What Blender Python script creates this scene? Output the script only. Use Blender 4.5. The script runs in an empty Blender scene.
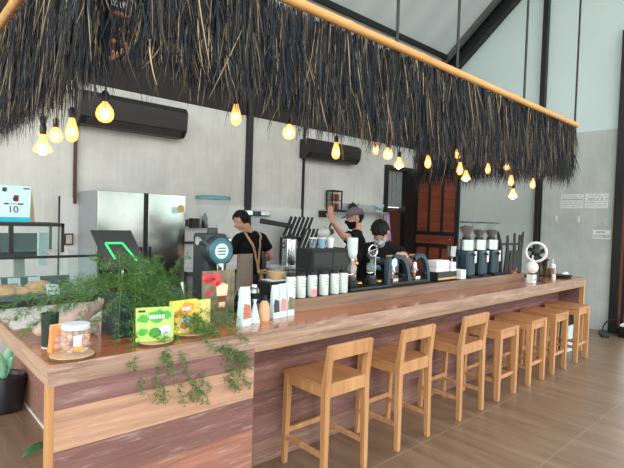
import bpy, bmesh, math, random
import numpy as np
from mathutils import Vector, Matrix
from mathutils.bvhtree import BVHTree

# ------------------------------------------------------------------ camera, world, exposure
SC = bpy.context.scene
COL = SC.collection
F_PX, YAW, PITCH, ROLL = 481.26, 0.743505, -0.030626, 0.031695
cam_d = bpy.data.cameras.new('camera'); cam = bpy.data.objects.new('camera', cam_d); COL.objects.link(cam)
cam_d.sensor_width = 36.0; cam_d.lens = F_PX / 624.0 * 36.0; cam_d.clip_start = 0.05
_fw = Vector((math.sin(YAW)*math.cos(PITCH), math.cos(YAW)*math.cos(PITCH), math.sin(PITCH)))
_r = Vector((math.cos(YAW), -math.sin(YAW), 0)); _u = _r.cross(_fw)
_r2 = math.cos(ROLL)*_r + math.sin(ROLL)*_u; _u2 = -math.sin(ROLL)*_r + math.cos(ROLL)*_u
_m = Matrix((_r2, _u2, -_fw)).transposed().to_4x4(); _m.translation = Vector((0, 0, 1.7))
cam.matrix_world = _m
SC.camera = cam
SC.view_settings.view_transform = 'Standard'; SC.view_settings.look = 'None'
SC.view_settings.gamma = 1.0; SC.view_settings.use_curve_mapping = False
SC.view_settings.exposure = 0.27

W = bpy.data.worlds.new('daylight'); SC.world = W; W.use_nodes = True
nt = W.node_tree; nt.nodes.clear()
def _n(t, **k):
    n = nt.nodes.new(t)
    for a, b in k.items(): setattr(n, a, b)
    return n
_tc = _n('ShaderNodeTexCoord'); _sep = _n('ShaderNodeSeparateXYZ'); nt.links.new(_tc.outputs['Generated'], _sep.inputs[0])
_map = _n('ShaderNodeMapping'); _map.inputs['Scale'].default_value = (5, 5, 1.2); nt.links.new(_tc.outputs['Generated'], _map.inputs[0])
_noi = _n('ShaderNodeTexNoise'); _noi.inputs['Scale'].default_value = 1.6; nt.links.new(_map.outputs[0], _noi.inputs['Vector'])
_ma = _n('ShaderNodeMath', operation='MULTIPLY_ADD'); _ma.inputs[1].default_value = 0.45; nt.links.new(_noi.outputs['Fac'], _ma.inputs[0])
nt.links.new(_sep.outputs['Z'], _ma.inputs[2])
_rp = _n('ShaderNodeValToRGB'); nt.links.new(_ma.outputs[0], _rp.inputs[0])
_e = _rp.color_ramp.elements
_e[0].position = 0.0; _e[0].color = (0.62, 0.60, 0.55, 1)
_e[1].position = 0.45; _e[1].color = (1.0, 1.0, 1.0, 1)
for _p, _c in ((0.14, (0.5, 0.5, 0.46, 1)), (0.20, (0.30, 0.38, 0.30, 1)), (0.30, (0.55, 0.66, 0.60, 1)), (0.36, (0.95, 1.0, 1.0, 1))):
    _q = _e.new(_p); _q.color = _c
_bg = _n('ShaderNodeBackground'); _bg.inputs['Strength'].default_value = 3.0
nt.links.new(_rp.outputs[0], _bg.inputs[0]); _wo = _n('ShaderNodeOutputWorld'); nt.links.new(_bg.outputs[0], _wo.inputs[0])

random.seed(7)
R = random.Random(11)

# ------------------------------------------------------------------ materials
MATS = {}
def srgb(r, g, b):
    f = lambda c: ((c/255.0+0.055)/1.055)**2.4 if c/255.0 > 0.04045 else c/255.0/12.92
    return (f(r), f(g), f(b), 1.0)
def newmat(name):
    m = bpy.data.materials.new(name); m.use_nodes = True; MATS[name] = m
    return m, m.node_tree, m.node_tree.nodes['Principled BSDF']
def N(t, typ, **k):
    n = t.nodes.new(typ)
    for a, b in k.items():
        if a in n.inputs: n.inputs[a].default_value = b
        else: setattr(n, a, b)
    return n
def plain(name, rgb, rough=0.5, metal=0.0, var=0.08, scale=12.0, **kw):
    m, t, b = newmat(name)
    c = srgb(*rgb)
    tc = N(t, 'ShaderNodeTexCoord'); no = N(t, 'ShaderNodeTexNoise', Scale=scale, Detail=4.0)
    t.links.new(tc.outputs['Object'], no.inputs['Vector'])
    rp = N(t, 'ShaderNodeValToRGB'); t.links.new(no.outputs['Fac'], rp.inputs[0])
    e = rp.color_ramp.elements
    e[0].position = 0.3; e[0].color = tuple(x*(1-var) for x in c[:3])+(1,)
    e[1].position = 0.7; e[1].color = tuple(min(1, x*(1+var)) for x in c[:3])+(1,)
    t.links.new(rp.outputs[0], b.inputs['Base Color'])
    b.inputs['Roughness'].default_value = rough; b.inputs['Metallic'].default_value = metal
    for a, v in kw.items(): b.inputs[a.replace('_', ' ')].default_value = v
    return m
def wood(name, dark, light, axis='X', scale=1.0, rough=0.45, scratch=None, amount=0.5, coat=0.0, fine=28.0):
    m, t, b = newmat(name)
    tc = N(t, 'ShaderNodeTexCoord'); oi = N(t, 'ShaderNodeObjectInfo')
    mp = N(t, 'ShaderNodeMapping')
    s = {'X': (0.7, 11, 11), 'Y': (11, 0.7, 11), 'Z': (11, 11, 0.7)}[axis]
    mp.inputs['Scale'].default_value = tuple(x*scale for x in s)
    ad = N(t, 'ShaderNodeVectorMath', operation='MULTIPLY_ADD')
    t.links.new(oi.outputs['Random'], ad.inputs[0]); ad.inputs[1].default_value = (7, 5, 3)
    t.links.new(tc.outputs['Object'], ad.inputs[2]); t.links.new(ad.outputs[0], mp.inputs[0])
    n1 = N(t, 'ShaderNodeTexNoise', Scale=1.6, Detail=6.0, Roughness=0.65, Distortion=0.8); t.links.new(mp.outputs[0], n1.inputs['Vector'])
    rp = N(t, 'ShaderNodeValToRGB'); e = rp.color_ramp.elements
    e[0].position = 0.32; e[0].color = srgb(*dark); e[1].position = 0.66; e[1].color = srgb(*light)
    t.links.new(n1.outputs['Fac'], rp.inputs[0]); out = rp.outputs[0]
    if scratch:
        m2 = N(t, 'ShaderNodeMapping'); m2.inputs['Scale'].default_value = tuple(x*2.2 if x > 5 else x*3 for x in s)
        t.links.new(ad.outputs[0], m2.inputs[0])
        n2 = N(t, 'ShaderNodeTexNoise', Scale=2.0, Detail=8.0, Roughness=0.75); t.links.new(m2.outputs[0], n2.inputs['Vector'])
        r2 = N(t, 'ShaderNodeValToRGB'); r2.color_ramp.elements[0].position = 0.54; r2.color_ramp.elements[1].position = 0.70
        t.links.new(n2.outputs['Fac'], r2.inputs[0])
        mu = N(t, 'ShaderNodeMath', operation='MULTIPLY'); mu.inputs[1].default_value = amount; t.links.new(r2.outputs[0], mu.inputs[0])
        mx = N(t, 'ShaderNodeMix', data_type='RGBA'); t.links.new(mu.outputs[0], mx.inputs['Factor'])
        t.links.new(out, mx.inputs['A']); mx.inputs['B'].default_value = srgb(*scratch); out = mx.outputs['Result']
    t.links.new(out, b.inputs['Base Color']); b.inputs['Roughness'].default_value = rough
    bu = N(t, 'ShaderNodeBump', Strength=0.25, Distance=0.004); t.links.new(n1.outputs['Fac'], bu.inputs['Height']); t.links.new(bu.outputs[0], b.inputs['Normal'])
    if coat: b.inputs['Coat Weight'].default_value = coat; b.inputs['Coat Roughness'].default_value = 0.12
    return m
def glass(name, rgb=(235, 245, 245), alpha=0.18, rough=0.05):
    # clear sheet: mostly transparent with a reflecting face
    m, t, b = newmat(name)
    b.inputs['Base Color'].default_value = srgb(*rgb); b.inputs['Roughness'].default_value = rough
    b.inputs['Alpha'].default_value = alpha; b.inputs['Specular IOR Level'].default_value = 0.8
    return m
def emit(name, rgb, strength):
    m, t, b = newmat(name)
    b.inputs['Base Color'].default_value = srgb(*rgb); b.inputs['Emission Color'].default_value = srgb(*rgb); b.inputs['Emission Strength'].default_value = strength
    return m
def concrete(name, a, b_, scale=1.0, rough=0.8, streak=0.5):
    m, t, b = newmat(name)
    tc = N(t, 'ShaderNodeTexCoord')
    n1 = N(t, 'ShaderNodeTexNoise', Scale=1.3*scale, Detail=8.0, Roughness=0.62); t.links.new(tc.outputs['Object'], n1.inputs['Vector'])
    mp = N(t, 'ShaderNodeMapping'); mp.inputs['Scale'].default_value = (14, 14, 0.9); t.links.new(tc.outputs['Object'], mp.inputs[0])
    n2 = N(t, 'ShaderNodeTexNoise', Scale=1.5, Detail=5.0); t.links.new(mp.outputs[0], n2.inputs['Vector'])
    ad = N(t, 'ShaderNodeMath', operation='MULTIPLY_ADD'); t.links.new(n2.outputs['Fac'], ad.inputs[0]); ad.inputs[1].default_value = streak*0.45
    t.links.new(n1.outputs['Fac'], ad.inputs[2])
    rp = N(t, 'ShaderNodeValToRGB'); t.links.new(ad.outputs[0], rp.inputs[0])
    e = rp.color_ramp.elements; e[0].position = 0.42; e[0].color = srgb(*a); e[1].position = 0.85; e[1].color = srgb(*b_)
    t.links.new(rp.outputs[0], b.inputs['Base Color']); b.inputs['Roughness'].default_value = rough
    return m

M_floor, t, b = newmat('floor_tile')
tc = N(t, 'ShaderNodeTexCoord'); mp = N(t, 'ShaderNodeMapping'); mp.inputs['Location'].default_value = (0.60, -0.61, 0)
t.links.new(tc.outputs['Object'], mp.inputs[0])
br = N(t, 'ShaderNodeTexBrick', Scale=1.0); br.offset = 0.5; br.squash = 1.0
br.inputs['Brick Width'].default_value = 1.50; br.inputs['Row Height'].default_value = 0.74; br.inputs['Mortar Size'].default_value = 0.004; br.inputs['Mortar Smooth'].default_value = 0.2
br.inputs['Color1'].default_value = (1, 1, 1, 1); br.inputs['Color2'].default_value = (0.86, 0.86, 0.86, 1); br.inputs['Mortar'].default_value = (0.5, 0.5, 0.5, 1)
t.links.new(mp.outputs[0], br.inputs['Vector'])
m2 = N(t, 'ShaderNodeMapping'); m2.inputs['Scale'].default_value = (7, 0.8, 1); m2.inputs['Rotation'].default_value = (0, 0, 0.0); t.links.new(tc.outputs['Object'], m2.inputs[0])
n1 = N(t, 'ShaderNodeTexNoise', Scale=1.4, Detail=5.0, Distortion=0.6); t.links.new(m2.outputs[0], n1.inputs['Vector'])
rp = N(t, 'ShaderNodeValToRGB'); e = rp.color_ramp.elements; e[0].position = 0.35; e[0].color = srgb(118, 97, 78); e[1].position = 0.7; e[1].color = srgb(144, 121, 100)
t.links.new(n1.outputs['Fac'], rp.inputs[0])
mx = N(t, 'ShaderNodeMix', data_type='RGBA', blend_type='MULTIPLY'); mx.inputs['Factor'].default_value = 1.0
t.links.new(rp.outputs[0], mx.inputs['A']); t.links.new(br.outputs['Color'], mx.inputs['B'])
mg = N(t, 'ShaderNodeMix', data_type='RGBA'); t.links.new(br.outputs['Fac'], mg.inputs['Factor']); t.links.new(mx.outputs['Result'], mg.inputs['A']); mg.inputs['B'].default_value = srgb(150, 132, 114)
t.links.new(mg.outputs['Result'], b.inputs['Base Color']); b.inputs['Roughness'].default_value = 0.32

# boards that change colour from board to board with height
def boards(name, stops, scratch, amount):
    m = wood(name, (120, 90, 85), (160, 120, 105), 'X', 1.5, 0.7, scratch, amount)
    t = m.node_tree; b = t.nodes['Principled BSDF']
    tc = N(t, 'ShaderNodeTexCoord'); sp = N(t, 'ShaderNodeSeparateXYZ'); t.links.new(tc.outputs['Object'], sp.inputs[0])
    rp = N(t, 'ShaderNodeValToRGB'); rp.color_ramp.interpolation = 'CONSTANT'; t.links.new(sp.outputs['Z'], rp.inputs[0])
    e = rp.color_ramp.elements
    while len(e) > 1: e.remove(e[-1])
    e[0].position = 0.0; e[0].color = srgb(*stops[0][1])
    for z, c in stops[1:]:
        q = e.new(z); q.color = srgb(*c)
    mix = [n for n in t.nodes if n.bl_idname == 'ShaderNodeMix'][0]
    ramp = [n for n in t.nodes if n.bl_idname == 'ShaderNodeValToRGB'][0]
    ramp.color_ramp.elements[0].color = (0.64, 0.61, 0.60, 1); ramp.color_ramp.elements[1].color = (1.06, 1.06, 1.06, 1)
    mm = N(t, 'ShaderNodeMix', data_type='RGBA', blend_type='MULTIPLY'); mm.inputs['Factor'].default_value = 1.0
    t.links.new(rp.outputs[0], mm.inputs['A']); t.links.new(ramp.outputs[0], mm.inputs['B']); t.links.new(mm.outputs['Result'], mix.inputs['A'])
    return m
M_front = boards('weathered_front_boards', [(0, (158, 112, 98)), (0.20, (168, 116, 98)), (0.43, (132, 94, 88)), (0.625, (198, 156, 128)), (0.815, (142, 104, 100))], (206, 192, 186), 0.45)
M_recess = boards('weathered_recess_boards', [(0, (152, 118, 104)), (0.16, (140, 102, 94)), (0.34, (132, 92, 84)), (0.52, (150, 104, 92)), (0.70, (128, 88, 84)), (0.84, (142, 104, 98))], (196, 178, 170), 0.55)
M_side = boards('reddish_side_boards', [(0, (150, 112, 98)), (0.25, (160, 112, 98)), (0.5, (140, 96, 84)), (0.75, (120, 78, 68))], (190, 160, 150), 0.5)
M_top = wood('varnished_counter_top', (138, 76, 44), (180, 112, 70), 'X', 0.7, 0.22, None, 0, 0.5)
M_edge = wood('weathered_edge_board', (122, 94, 80), (182, 150, 130), 'X', 1.3, 0.55, (222, 206, 196), 0.5)
M_edge_y = wood('weathered_edge_board_side', (150, 118, 98), (190, 156, 132), 'Y', 0.8, 0.55, (214, 196, 180), 0.35)
M_post = wood('honey_post_wood', (170, 122, 76), (202, 154, 102), 'Z', 0.8, 0.45)
M_ledge = wood('ledge_plank', (106, 88, 76), (156, 124, 100), 'X', 0.7, 0.6, (92, 92, 96), 0.8)
M_strip = wood('pale_strip', (150, 122, 92), (170, 140, 108), 'X', 1, 0.6)
M_stoolw = wood('honey_stool_wood', (172, 124, 80), (204, 156, 108), 'Z', 0.9, 0.4)
M_seatw = wood('stool_seat_wood', (166, 112, 70), (194, 140, 96), 'Y', 0.8, 0.32)
M_raw = wood('raw_wood', (168, 120, 78), (204, 160, 112), 'X', 2, 0.6)
M_slice = wood('wood_slice', (170, 136, 100), (206, 176, 138), 'X', 3, 0.6)
M_bark = plain('bark', (96, 70, 48), 0.9, 0, 0.3, 40)
M_louver = wood('red_brown_louver', (120, 54, 34), (160, 84, 54), 'Y', 0.8, 0.5)
M_batten = wood('orange_batten', (150, 84, 52), (190, 116, 76), 'X', 1, 0.6)
M_bamboo = wood('bamboo', (206, 150, 84), (236, 186, 118), 'X', 0.8, 0.45)
M_conc = concrete('concrete_wall', (200, 199, 193), (236, 235, 230), 0.8)
M_concg = concrete('grey_concrete', (178, 186, 184), (208, 215, 211), 1.2)
M_white = concrete('white_plaster', (222, 240, 243), (230, 246, 248), 0.5, 0.7, 0.1)
M_bluewall = concrete('pale_blue_plaster', (204, 214, 215), (220, 228, 228), 0.6, 0.7, 0.2)
M_dark = plain('dark_cladding', (44, 36, 32), 0.7)
M_black = plain('black_metal', (24, 25, 28), 0.42)
M_blackm = plain('black_matte', (26, 27, 29), 0.75)
M_blackp = plain('black_plastic', (30, 31, 34), 0.35)
M_acblack = plain('black_ac_casing', (34, 30, 28), 0.4)
M_chrome = plain('chrome', (214, 218, 220), 0.12, 1.0, 0.03)
M_steel = plain('brushed_steel', (208, 212, 214), 0.16, 1.0, 0.04)
M_brass = plain('brass', (206, 160, 84), 0.25, 1.0)
M_copper = plain('copper', (196, 120, 84), 0.28, 1.0)
M_greysteel = plain('grey_fridge_side', (158, 166, 170), 0.45, 0.3, 0.03, 2)
M_paper = plain('white_paper', (236, 238, 238), 0.7, 0, 0.02)
M_wplastic = plain('white_plastic', (232, 234, 234), 0.4, 0, 0.02)
M_ink = plain('dark_ink', (60, 62, 68), 0.7)
M_greyink = plain('grey_ink', (150, 152, 160), 0.7)
M_teal = plain('teal_print', (40, 178, 206), 0.6)
M_palecyan = plain('pale_cyan_print', (208, 236, 240), 0.6, 0, 0.03)
M_skin = plain('skin', (206, 158, 134), 0.5, 0, 0.05, 20, Subsurface_Weight=0.1)
M_tee = plain('black_cotton', (22, 23, 26), 0.9, Specular_IOR_Level=0.15)
M_hair = plain('black_hair', (20, 17, 17), 0.6, Specular_IOR_Level=0.25)
M_pants = plain('dark_trousers', (34, 34, 40), 0.85)
M_apron = plain('grey_apron_canvas', (140, 128, 116), 0.85, 0, 0.06, 60)
M_strap = plain('tan_strap', (186, 150, 106), 0.8)
M_bmask = plain('blue_mask', (146, 204, 226), 0.8)
M_kmask = plain('black_mask', (20, 20, 23), 0.9, Specular_IOR_Level=0.15)
M_cap = plain('purple_grey_cap', (116, 98, 116), 0.85, 0, 0.1, 30)
M_red = plain('red_print', (196, 60, 66), 0.7)
M_bluep = plain('blue_print', (96, 168, 196), 0.7)
M_green = plain('green_print', (76, 176, 70), 0.55, 0, 0.2, 40)
M_lgreen = plain('light_green_card', (188, 226, 120), 0.5, 0, 0.08, 20)
M_yellow = plain('yellow_card', (240, 220, 92), 0.5, 0, 0.06, 20)
M_orange = plain('orange_print', (240, 160, 70), 0.55, 0, 0.2, 40)
M_flower = plain('red_flower_print', (214, 74, 78), 0.5, 0, 0.3, 50)
M_posterbg = plain('poster_background', (118, 110, 88), 0.4, 0, 0.5, 18)
M_cream = plain('cream', (232, 216, 180), 0.5)
M_coffee = plain('coffee_brown', (130, 76, 44), 0.4)
M_tanb = plain('tan_kraft', (214, 174, 136), 0.7)
M_tan = plain('latte_tan', (206, 170, 122), 0.45)
M_planter = plain('dark_green_planter', (44, 62, 66), 0.45)
M_leaf = plain('fern_green', (82, 130, 62), 0.6, 0, 0.45, 14)
M_leafd = plain('leaf_green', (50, 110, 66), 0.45, 0, 0.2, 20)
M_palel = plain('pale_leaf', (150, 214, 176), 0.45, 0, 0.1, 20)
M_stem = plain('stem_green', (120, 132, 72), 0.6)
M_soil = plain('soil', (60, 46, 36), 0.95)
M_drift = plain('pale_driftwood', (204, 182, 168), 0.8, 0, 0.25, 14)
M_bread = plain('baked_crust', (214, 164, 102), 0.6, 0, 0.25, 25)
M_tray = plain('grey_tray', (78, 82, 86), 0.5)
M_snack = plain('orange_snack', (224, 150, 92), 0.6, 0, 0.3, 40)
M_snackp = plain('pink_snack', (226, 186, 176), 0.6, 0, 0.25, 60)
M_bluecap = plain('pale_blue_lid', (206, 220, 228), 0.35)
M_grindb = plain('blue_grey_grinder', (50, 72, 84), 0.35, 0.3)
M_espb = plain('blue_grey_enamel', (54, 76, 90), 0.3, 0.3)
M_badge = plain('teal_badge', (64, 116, 128), 0.3, 0.2)
M_bean = plain('coffee_beans', (84, 48, 38), 0.6, 0, 0.4, 60)
M_can = plain('pale_carton', (214, 226, 222), 0.4, 0, 0.02)
M_pink = plain('pink_label', (232, 150, 150), 0.6)
M_purple = plain('lilac_cloth', (198, 160, 210), 0.8)
M_tile = plain('white_wall_tile', (226, 224, 220), 0.2, 0, 0.02)
M_grout = plain('grout', (176, 174, 172), 0.8)
M_pinkwall = concrete('warm_plaster', (196, 186, 180), (214, 204, 198), 0.8)
M_curtain = plain('grey_curtain', (140, 144, 146), 0.8)
M_glass = glass('clear_glass', (225, 240, 240), 0.16)
M_glassd = glass('door_glass', (150, 170, 170), 0.30)
M_hopper = glass('clear_hopper', (170, 182, 186), 0.13)
M_gdark = glass('dark_green_glass', (30, 60, 50), 0.75)
M_case = glass('case_glass', (150, 190, 186), 0.12)
M_greenled = emit('green_lit_print', (50, 220, 110), 0.6)
M_bulb = emit('warm_bulb_glass', (255, 172, 92), 2.0); M_bulb.node_tree.nodes['Principled BSDF'].inputs['Alpha'].default_value = 0.55
M_fil = emit('bulb_filament_glow', (255, 214, 150), 14.0)
M_roofm, t, b = newmat('roof_sheet')
tc = N(t, 'ShaderNodeTexCoord'); wv = N(t, 'ShaderNodeTexWave', Scale=0.5, Distortion=0.0); wv.bands_direction = 'X'
t.links.new(tc.outputs['Object'], wv.inputs['Vector']); rp = N(t, 'ShaderNodeValToRGB'); t.links.new(wv.outputs['Fac'], rp.inputs[0])
rp.color_ramp.elements[0].color = srgb(204, 213, 219); rp.color_ramp.elements[1].color = srgb(214, 222, 227); t.links.new(rp.outputs[0], b.inputs['Base Color']); b.inputs['Roughness'].default_value = 0.4
M_thatch, t, b = newmat('dried_grass')
ge = N(t, 'ShaderNodeNewGeometry'); rp = N(t, 'ShaderNodeValToRGB'); t.links.new(ge.outputs['Random Per Island'], rp.inputs[0])
e = rp.color_ramp.elements; e[0].position = 0; e[0].color = srgb(18, 23, 30); e[1].position = 1; e[1].color = srgb(200, 180, 142)
for p_, c_ in ((0.35, (25, 33, 42)), (0.58, (40, 53, 67)), (0.70, (48, 48, 48)), (0.80, (74, 68, 60)), (0.89, (112, 98, 78)), (0.96, (160, 140, 108))):
    q = e.new(p_); q.color = srgb(*c_)
t.links.new(rp.outputs[0], b.inputs['Base Color']); b.inputs['Roughness'].default_value = 0.6; b.inputs['Specular IOR Level'].default_value = 0.25
M_fleaf, t, b = newmat('fern_needles')
ge = N(t, 'ShaderNodeNewGeometry'); rp = N(t, 'ShaderNodeValToRGB'); t.links.new(ge.outputs['Random Per Island'], rp.inputs[0])
e = rp.color_ramp.elements; e[0].position = 0; e[0].color = srgb(30, 78, 36); e[1].position = 1; e[1].color = srgb(168, 172, 92)
for p_, c_ in ((0.4, (48, 106, 46)), (0.75, (78, 134, 60)), (0.92, (122, 158, 80))):
    q = e.new(p_); q.color = srgb(*c_)
t.links.new(rp.outputs[0], b.inputs['Base Color']); b.inputs['Roughness'].default_value = 0.6

# ------------------------------------------------------------------ mesh builder
def basis(d):
    d = Vector(d).normalized(); a = Vector((0, 0, 1)) if abs(d.z) < 0.9 else Vector((1, 0, 0))
    x = a.cross(d).normalized(); return x, d.cross(x).normalized(), d
class MB:
    def __init__(s): s.v = []; s.f = []; s.mi = []; s.cur = 0
    def add(s, vs, fs):
        o = len(s.v); s.v += [tuple(v) for v in vs]; s.f += [tuple(i+o for i in f) for f in fs]; s.mi += [s.cur]*len(fs); return s
    def box(s, x0, x1, y0, y1, z0, z1):
        return s.add([(x0,y0,z0),(x1,y0,z0),(x1,y1,z0),(x0,y1,z0),(x0,y0,z1),(x1,y0,z1),(x1,y1,z1),(x0,y1,z1)],
                     [(0,3,2,1),(4,5,6,7),(0,1,5,4),(1,2,6,5),(2,3,7,6),(3,0,4,7)])
    def bar(s, a, b, w, h, up=(0, 0, 1), w2=None, h2=None):
        a, b = Vector(a), Vector(b); d = (b-a).normalized(); u = Vector(up); x = d.cross(u)
        if x.length < 1e-4: x = d.cross(Vector((0, 1, 0)))
        x.normalize(); u = x.cross(d); w2 = w2 or w; h2 = h2 or h
        vs = [a+x*i*w/2+u*j*h/2 for i, j in ((-1,-1),(1,-1),(1,1),(-1,1))] + [b+x*i*w2/2+u*j*h2/2 for i, j in ((-1,-1),(1,-1),(1,1),(-1,1))]
        return s.add(vs, [(0,3,2,1),(4,5,6,7),(0,1,5,4),(1,2,6,5),(2,3,7,6),(3,0,4,7)])
    def tube(s, pts, r, n=10, cap=True):
        pts = [Vector(p) for p in pts]; k = len(pts); rs = r if isinstance(r, (list, tuple)) else [r]*k
        vs = []; x = None
        for i, p in enumerate(pts):
            d = (pts[min(i+1, k-1)]-pts[max(i-1, 0)]).normalized()
            if x is None: x, y, _ = basis(d)
            else:
                x = (x-d*x.dot(d)).normalized(); y = d.cross(x)
            for j in range(n):
                a = 2*math.pi*j/n; vs.append(p+(x*math.cos(a)+y*math.sin(a))*rs[i])
        fs = [(i*n+j, i*n+(j+1) % n, (i+1)*n+(j+1) % n, (i+1)*n+j) for i in range(k-1) for j in range(n)]
        if cap: fs += [tuple(range(n-1, -1, -1)), tuple((k-1)*n+j for j in range(n))]
        return s.add(vs, fs)
    def lathe(s, prof, c=(0, 0, 0), n=24, d=(0, 0, 1), sx=1.0):
        x, y, z = basis(d) if tuple(d) != (0, 0, 1) else (Vector((1,0,0)), Vector((0,1,0)), Vector((0,0,1)))
        c = Vector(c); vs = []; k = len(prof)
        for r, h in prof:
            for j in range(n):
                a = 2*math.pi*j/n; vs.append(c+x*math.cos(a)*r*sx+y*math.sin(a)*r+z*h)
        fs = [(i*n+j, i*n+(j+1) % n, (i+1)*n+(j+1) % n, (i+1)*n+j) for i in range(k-1) for j in range(n)]
        fs += [tuple(range(n-1, -1, -1)), tuple((k-1)*n+j for j in range(n))]
        return s.add(vs, fs)
    def ell(s, c, r, rot=None, n=16, m=10):
        c = Vector(c); rr = r if isinstance(r, (tuple, list)) else (r, r, r); vs = []; q = rot or Matrix.Identity(3)
        for i in range(1, m):
            t = math.pi*i/m
            for j in range(n):
                a = 2*math.pi*j/n
                vs.append(c+q@Vector((rr[0]*math.sin(t)*math.cos(a), rr[1]*math.sin(t)*math.sin(a), -rr[2]*math.cos(t))))
        fs = [(i*n+j, i*n+(j+1) % n, (i+1)*n+(j+1) % n, (i+1)*n+j) for i in range(m-2) for j in range(n)]
        b0 = len(vs); vs += [c+q@Vector((0, 0, -rr[2])), c+q@Vector((0, 0, rr[2]))]
        fs += [(b0, (j+1) % n, j) for j in range(n)] + [(b0+1, (m-2)*n+j, (m-2)*n+(j+1) % n) for j in range(n)]
        return s.add(vs, fs)
    def cap2(s, a, b, ra, rb, n=14):
        a, b = Vector(a), Vector(b); s.ell(a, ra*0.999, n=n, m=8); s.ell(b, rb*0.999, n=n, m=8)
        if (b-a).length > 1e-4: s.tube([a, b], [ra, rb], n)
        return s
    def prism(s, outl, z0, z1, fr=None):
        # outline in the x,z plane of the frame, extruded along y
        n = len(outl); vs = [(x, z0, z) for x, z in outl]+[(x, z1, z) for x, z in outl]
        if fr is not None: vs = [fr@Vector(v) for v in vs]
        fs = [tuple(range(n)), tuple(range(2*n-1, n-1, -1))]+[(i, n+i, n+(i+1) % n, (i+1) % n) for i in range(n)]
        return s.add(vs, fs)
    def build(s, name, mat, parent=None, smooth=False, bevel=0.0, fix=True):
        me = bpy.data.meshes.new(name); me.from_pydata(s.v, [], s.f); me.update()
        for mm in (mat if isinstance(mat, (list, tuple)) else [mat]): me.materials.append(mm)
        if isinstance(mat, (list, tuple)):
            me.polygons.foreach_set('material_index', s.mi)
        if fix:
            bm = bmesh.new(); bm.from_mesh(me); bmesh.ops.recalc_face_normals(bm, faces=bm.faces); bm.to_mesh(me); bm.free()
        if smooth:
            me.polygons.foreach_set('use_smooth', [True]*len(me.polygons)); me.set_sharp_from_angle(angle=math.radians(38))
        o = bpy.data.objects.new(name, me); COL.objects.link(o)
        if parent is not None: o.parent = parent
        if bevel:
            bv = o.modifiers.new('edge', 'BEVEL'); bv.width = bevel; bv.segments = 2; bv.limit_method = 'ANGLE'; bv.angle_limit = math.radians(40)
        return o
def tag(o, label, cat, group=None, kind=None):
    o['label'] = label; o['category'] = cat
    if group: o['group'] = group
    if kind: o['kind'] = kind
    return o
def thing(name, loc, label, cat, group=None, rz=0.0):
    o = bpy.data.objects.new(name, None); COL.objects.link(o); o.location = loc; o.rotation_euler = (0, 0, rz); o.empty_display_size = 0.1
    return tag(o, label, cat, group)
def struct(o, label=None):
    o['kind'] = 'structure'
    return o
def dup(root, loc=None, rz=None, label=None, group=None):
    def cp(o, par):
        c = o.copy(); COL.objects.link(c)
        if par is not None: c.parent = par
        for ch in list(o.children): cp(ch, c)
        return c
    c = cp(root, None)
    if loc is not None: c.location = loc
    if rz is not None: c.rotation_euler = (0, 0, rz)
    if label: c['label'] = label
    if group: c['group'] = group
    return c
def lettering(txt, size, mat, parent, loc, rot, name='lettering', extrude=0.0006, align='CENTER'):
    cu = bpy.data.curves.new(name, 'FONT'); cu.body = txt; cu.size = size; cu.align_x = align; cu.align_y = 'CENTER'; cu.extrude = extrude
    cu.materials.append(mat); o = bpy.data.objects.new(name, cu); COL.objects.link(o); o.location = loc; o.rotation_euler = rot
    bpy.context.view_layer.update()
    me = bpy.data.meshes.new_from_object(o.evaluated_get(bpy.context.evaluated_depsgraph_get())); me.name = name
    bpy.data.objects.remove(o); o = bpy.data.objects.new(name, me); COL.objects.link(o); o.location = loc; o.rotation_euler = rot
    if parent is not None: o.parent = parent
    return o
def bez(a, b, c, d, n):
    a, b, c, d = map(Vector, (a, b, c, d))
    return [a*(1-t)**3+b*3*t*(1-t)**2+c*3*t*t*(1-t)+d*t**3 for t in [i/(n-1) for i in range(n)]]
def remesh(mb, name, mat, parent=None, voxel=0.008, smooth=6):
    me = bpy.data.meshes.new(name+'_src'); me.from_pydata(mb.v, [], mb.f); me.update()
    bm = bmesh.new(); bm.from_mesh(me); bmesh.ops.recalc_face_normals(bm, faces=bm.faces); bm.to_mesh(me); bm.free()
    tmp = bpy.data.objects.new(name+'_src', me); COL.objects.link(tmp)
    r = tmp.modifiers.new('r', 'REMESH'); r.mode = 'VOXEL'; r.voxel_size = voxel; r.use_smooth_shade = True
    if smooth:
        s = tmp.modifiers.new('s', 'SMOOTH'); s.factor = 0.5; s.iterations = smooth
    dg = bpy.context.evaluated_depsgraph_get(); ev = tmp.evaluated_get(dg)
    out = bpy.data.meshes.new_from_object(ev); out.name = name
    bpy.data.objects.remove(tmp); bpy.data.meshes.remove(me)
    out.materials.clear(); out.materials.append(mat)
    out.polygons.foreach_set('use_smooth', [True]*len(out.polygons))
    o = bpy.data.objects.new(name, out); COL.objects.link(o)
    if parent is not None: o.parent = parent
    return o
# ------------------------------------------------------------------ the room
XR, YB = 9.0, 6.4
def roofz(y): return 6.03-0.85*(y-4.47) if y >= 1.0 else 6.03-0.85*(1.0-4.47)-0.72*(1.0-y)
struct(MB().box(-4, 13, -7, 8, -0.1, 0).build('floor', M_floor))
struct(MB().box(1.3, 8.9, 3.08, YB, 0, 0.1).build('floor_raised_service', plain('service_floor', (120, 110, 100), 0.6)))
b_ = MB().box(-4, 7.87, YB, YB+.12, 0, 3.31).box(8.95, 9.0, YB, YB+.12, 0, 3.31).box(7.87, 8.95, YB, YB+.12, 2.80, 3.31)
struct(b_.build('wall_back', M_conc))
struct(MB().box(-4, XR, YB+.02, YB+.14, 3.31, 4.5).build('wall_back_upper', M_dark))
yz = [(2.35, 0), (YB, 0), (YB, 4.35), (1.0, roofz(1.0)), (-2, roofz(-2)), (-2, 3.35), (2.35, 3.35)]
mb = MB(); n_ = len(yz)
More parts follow.
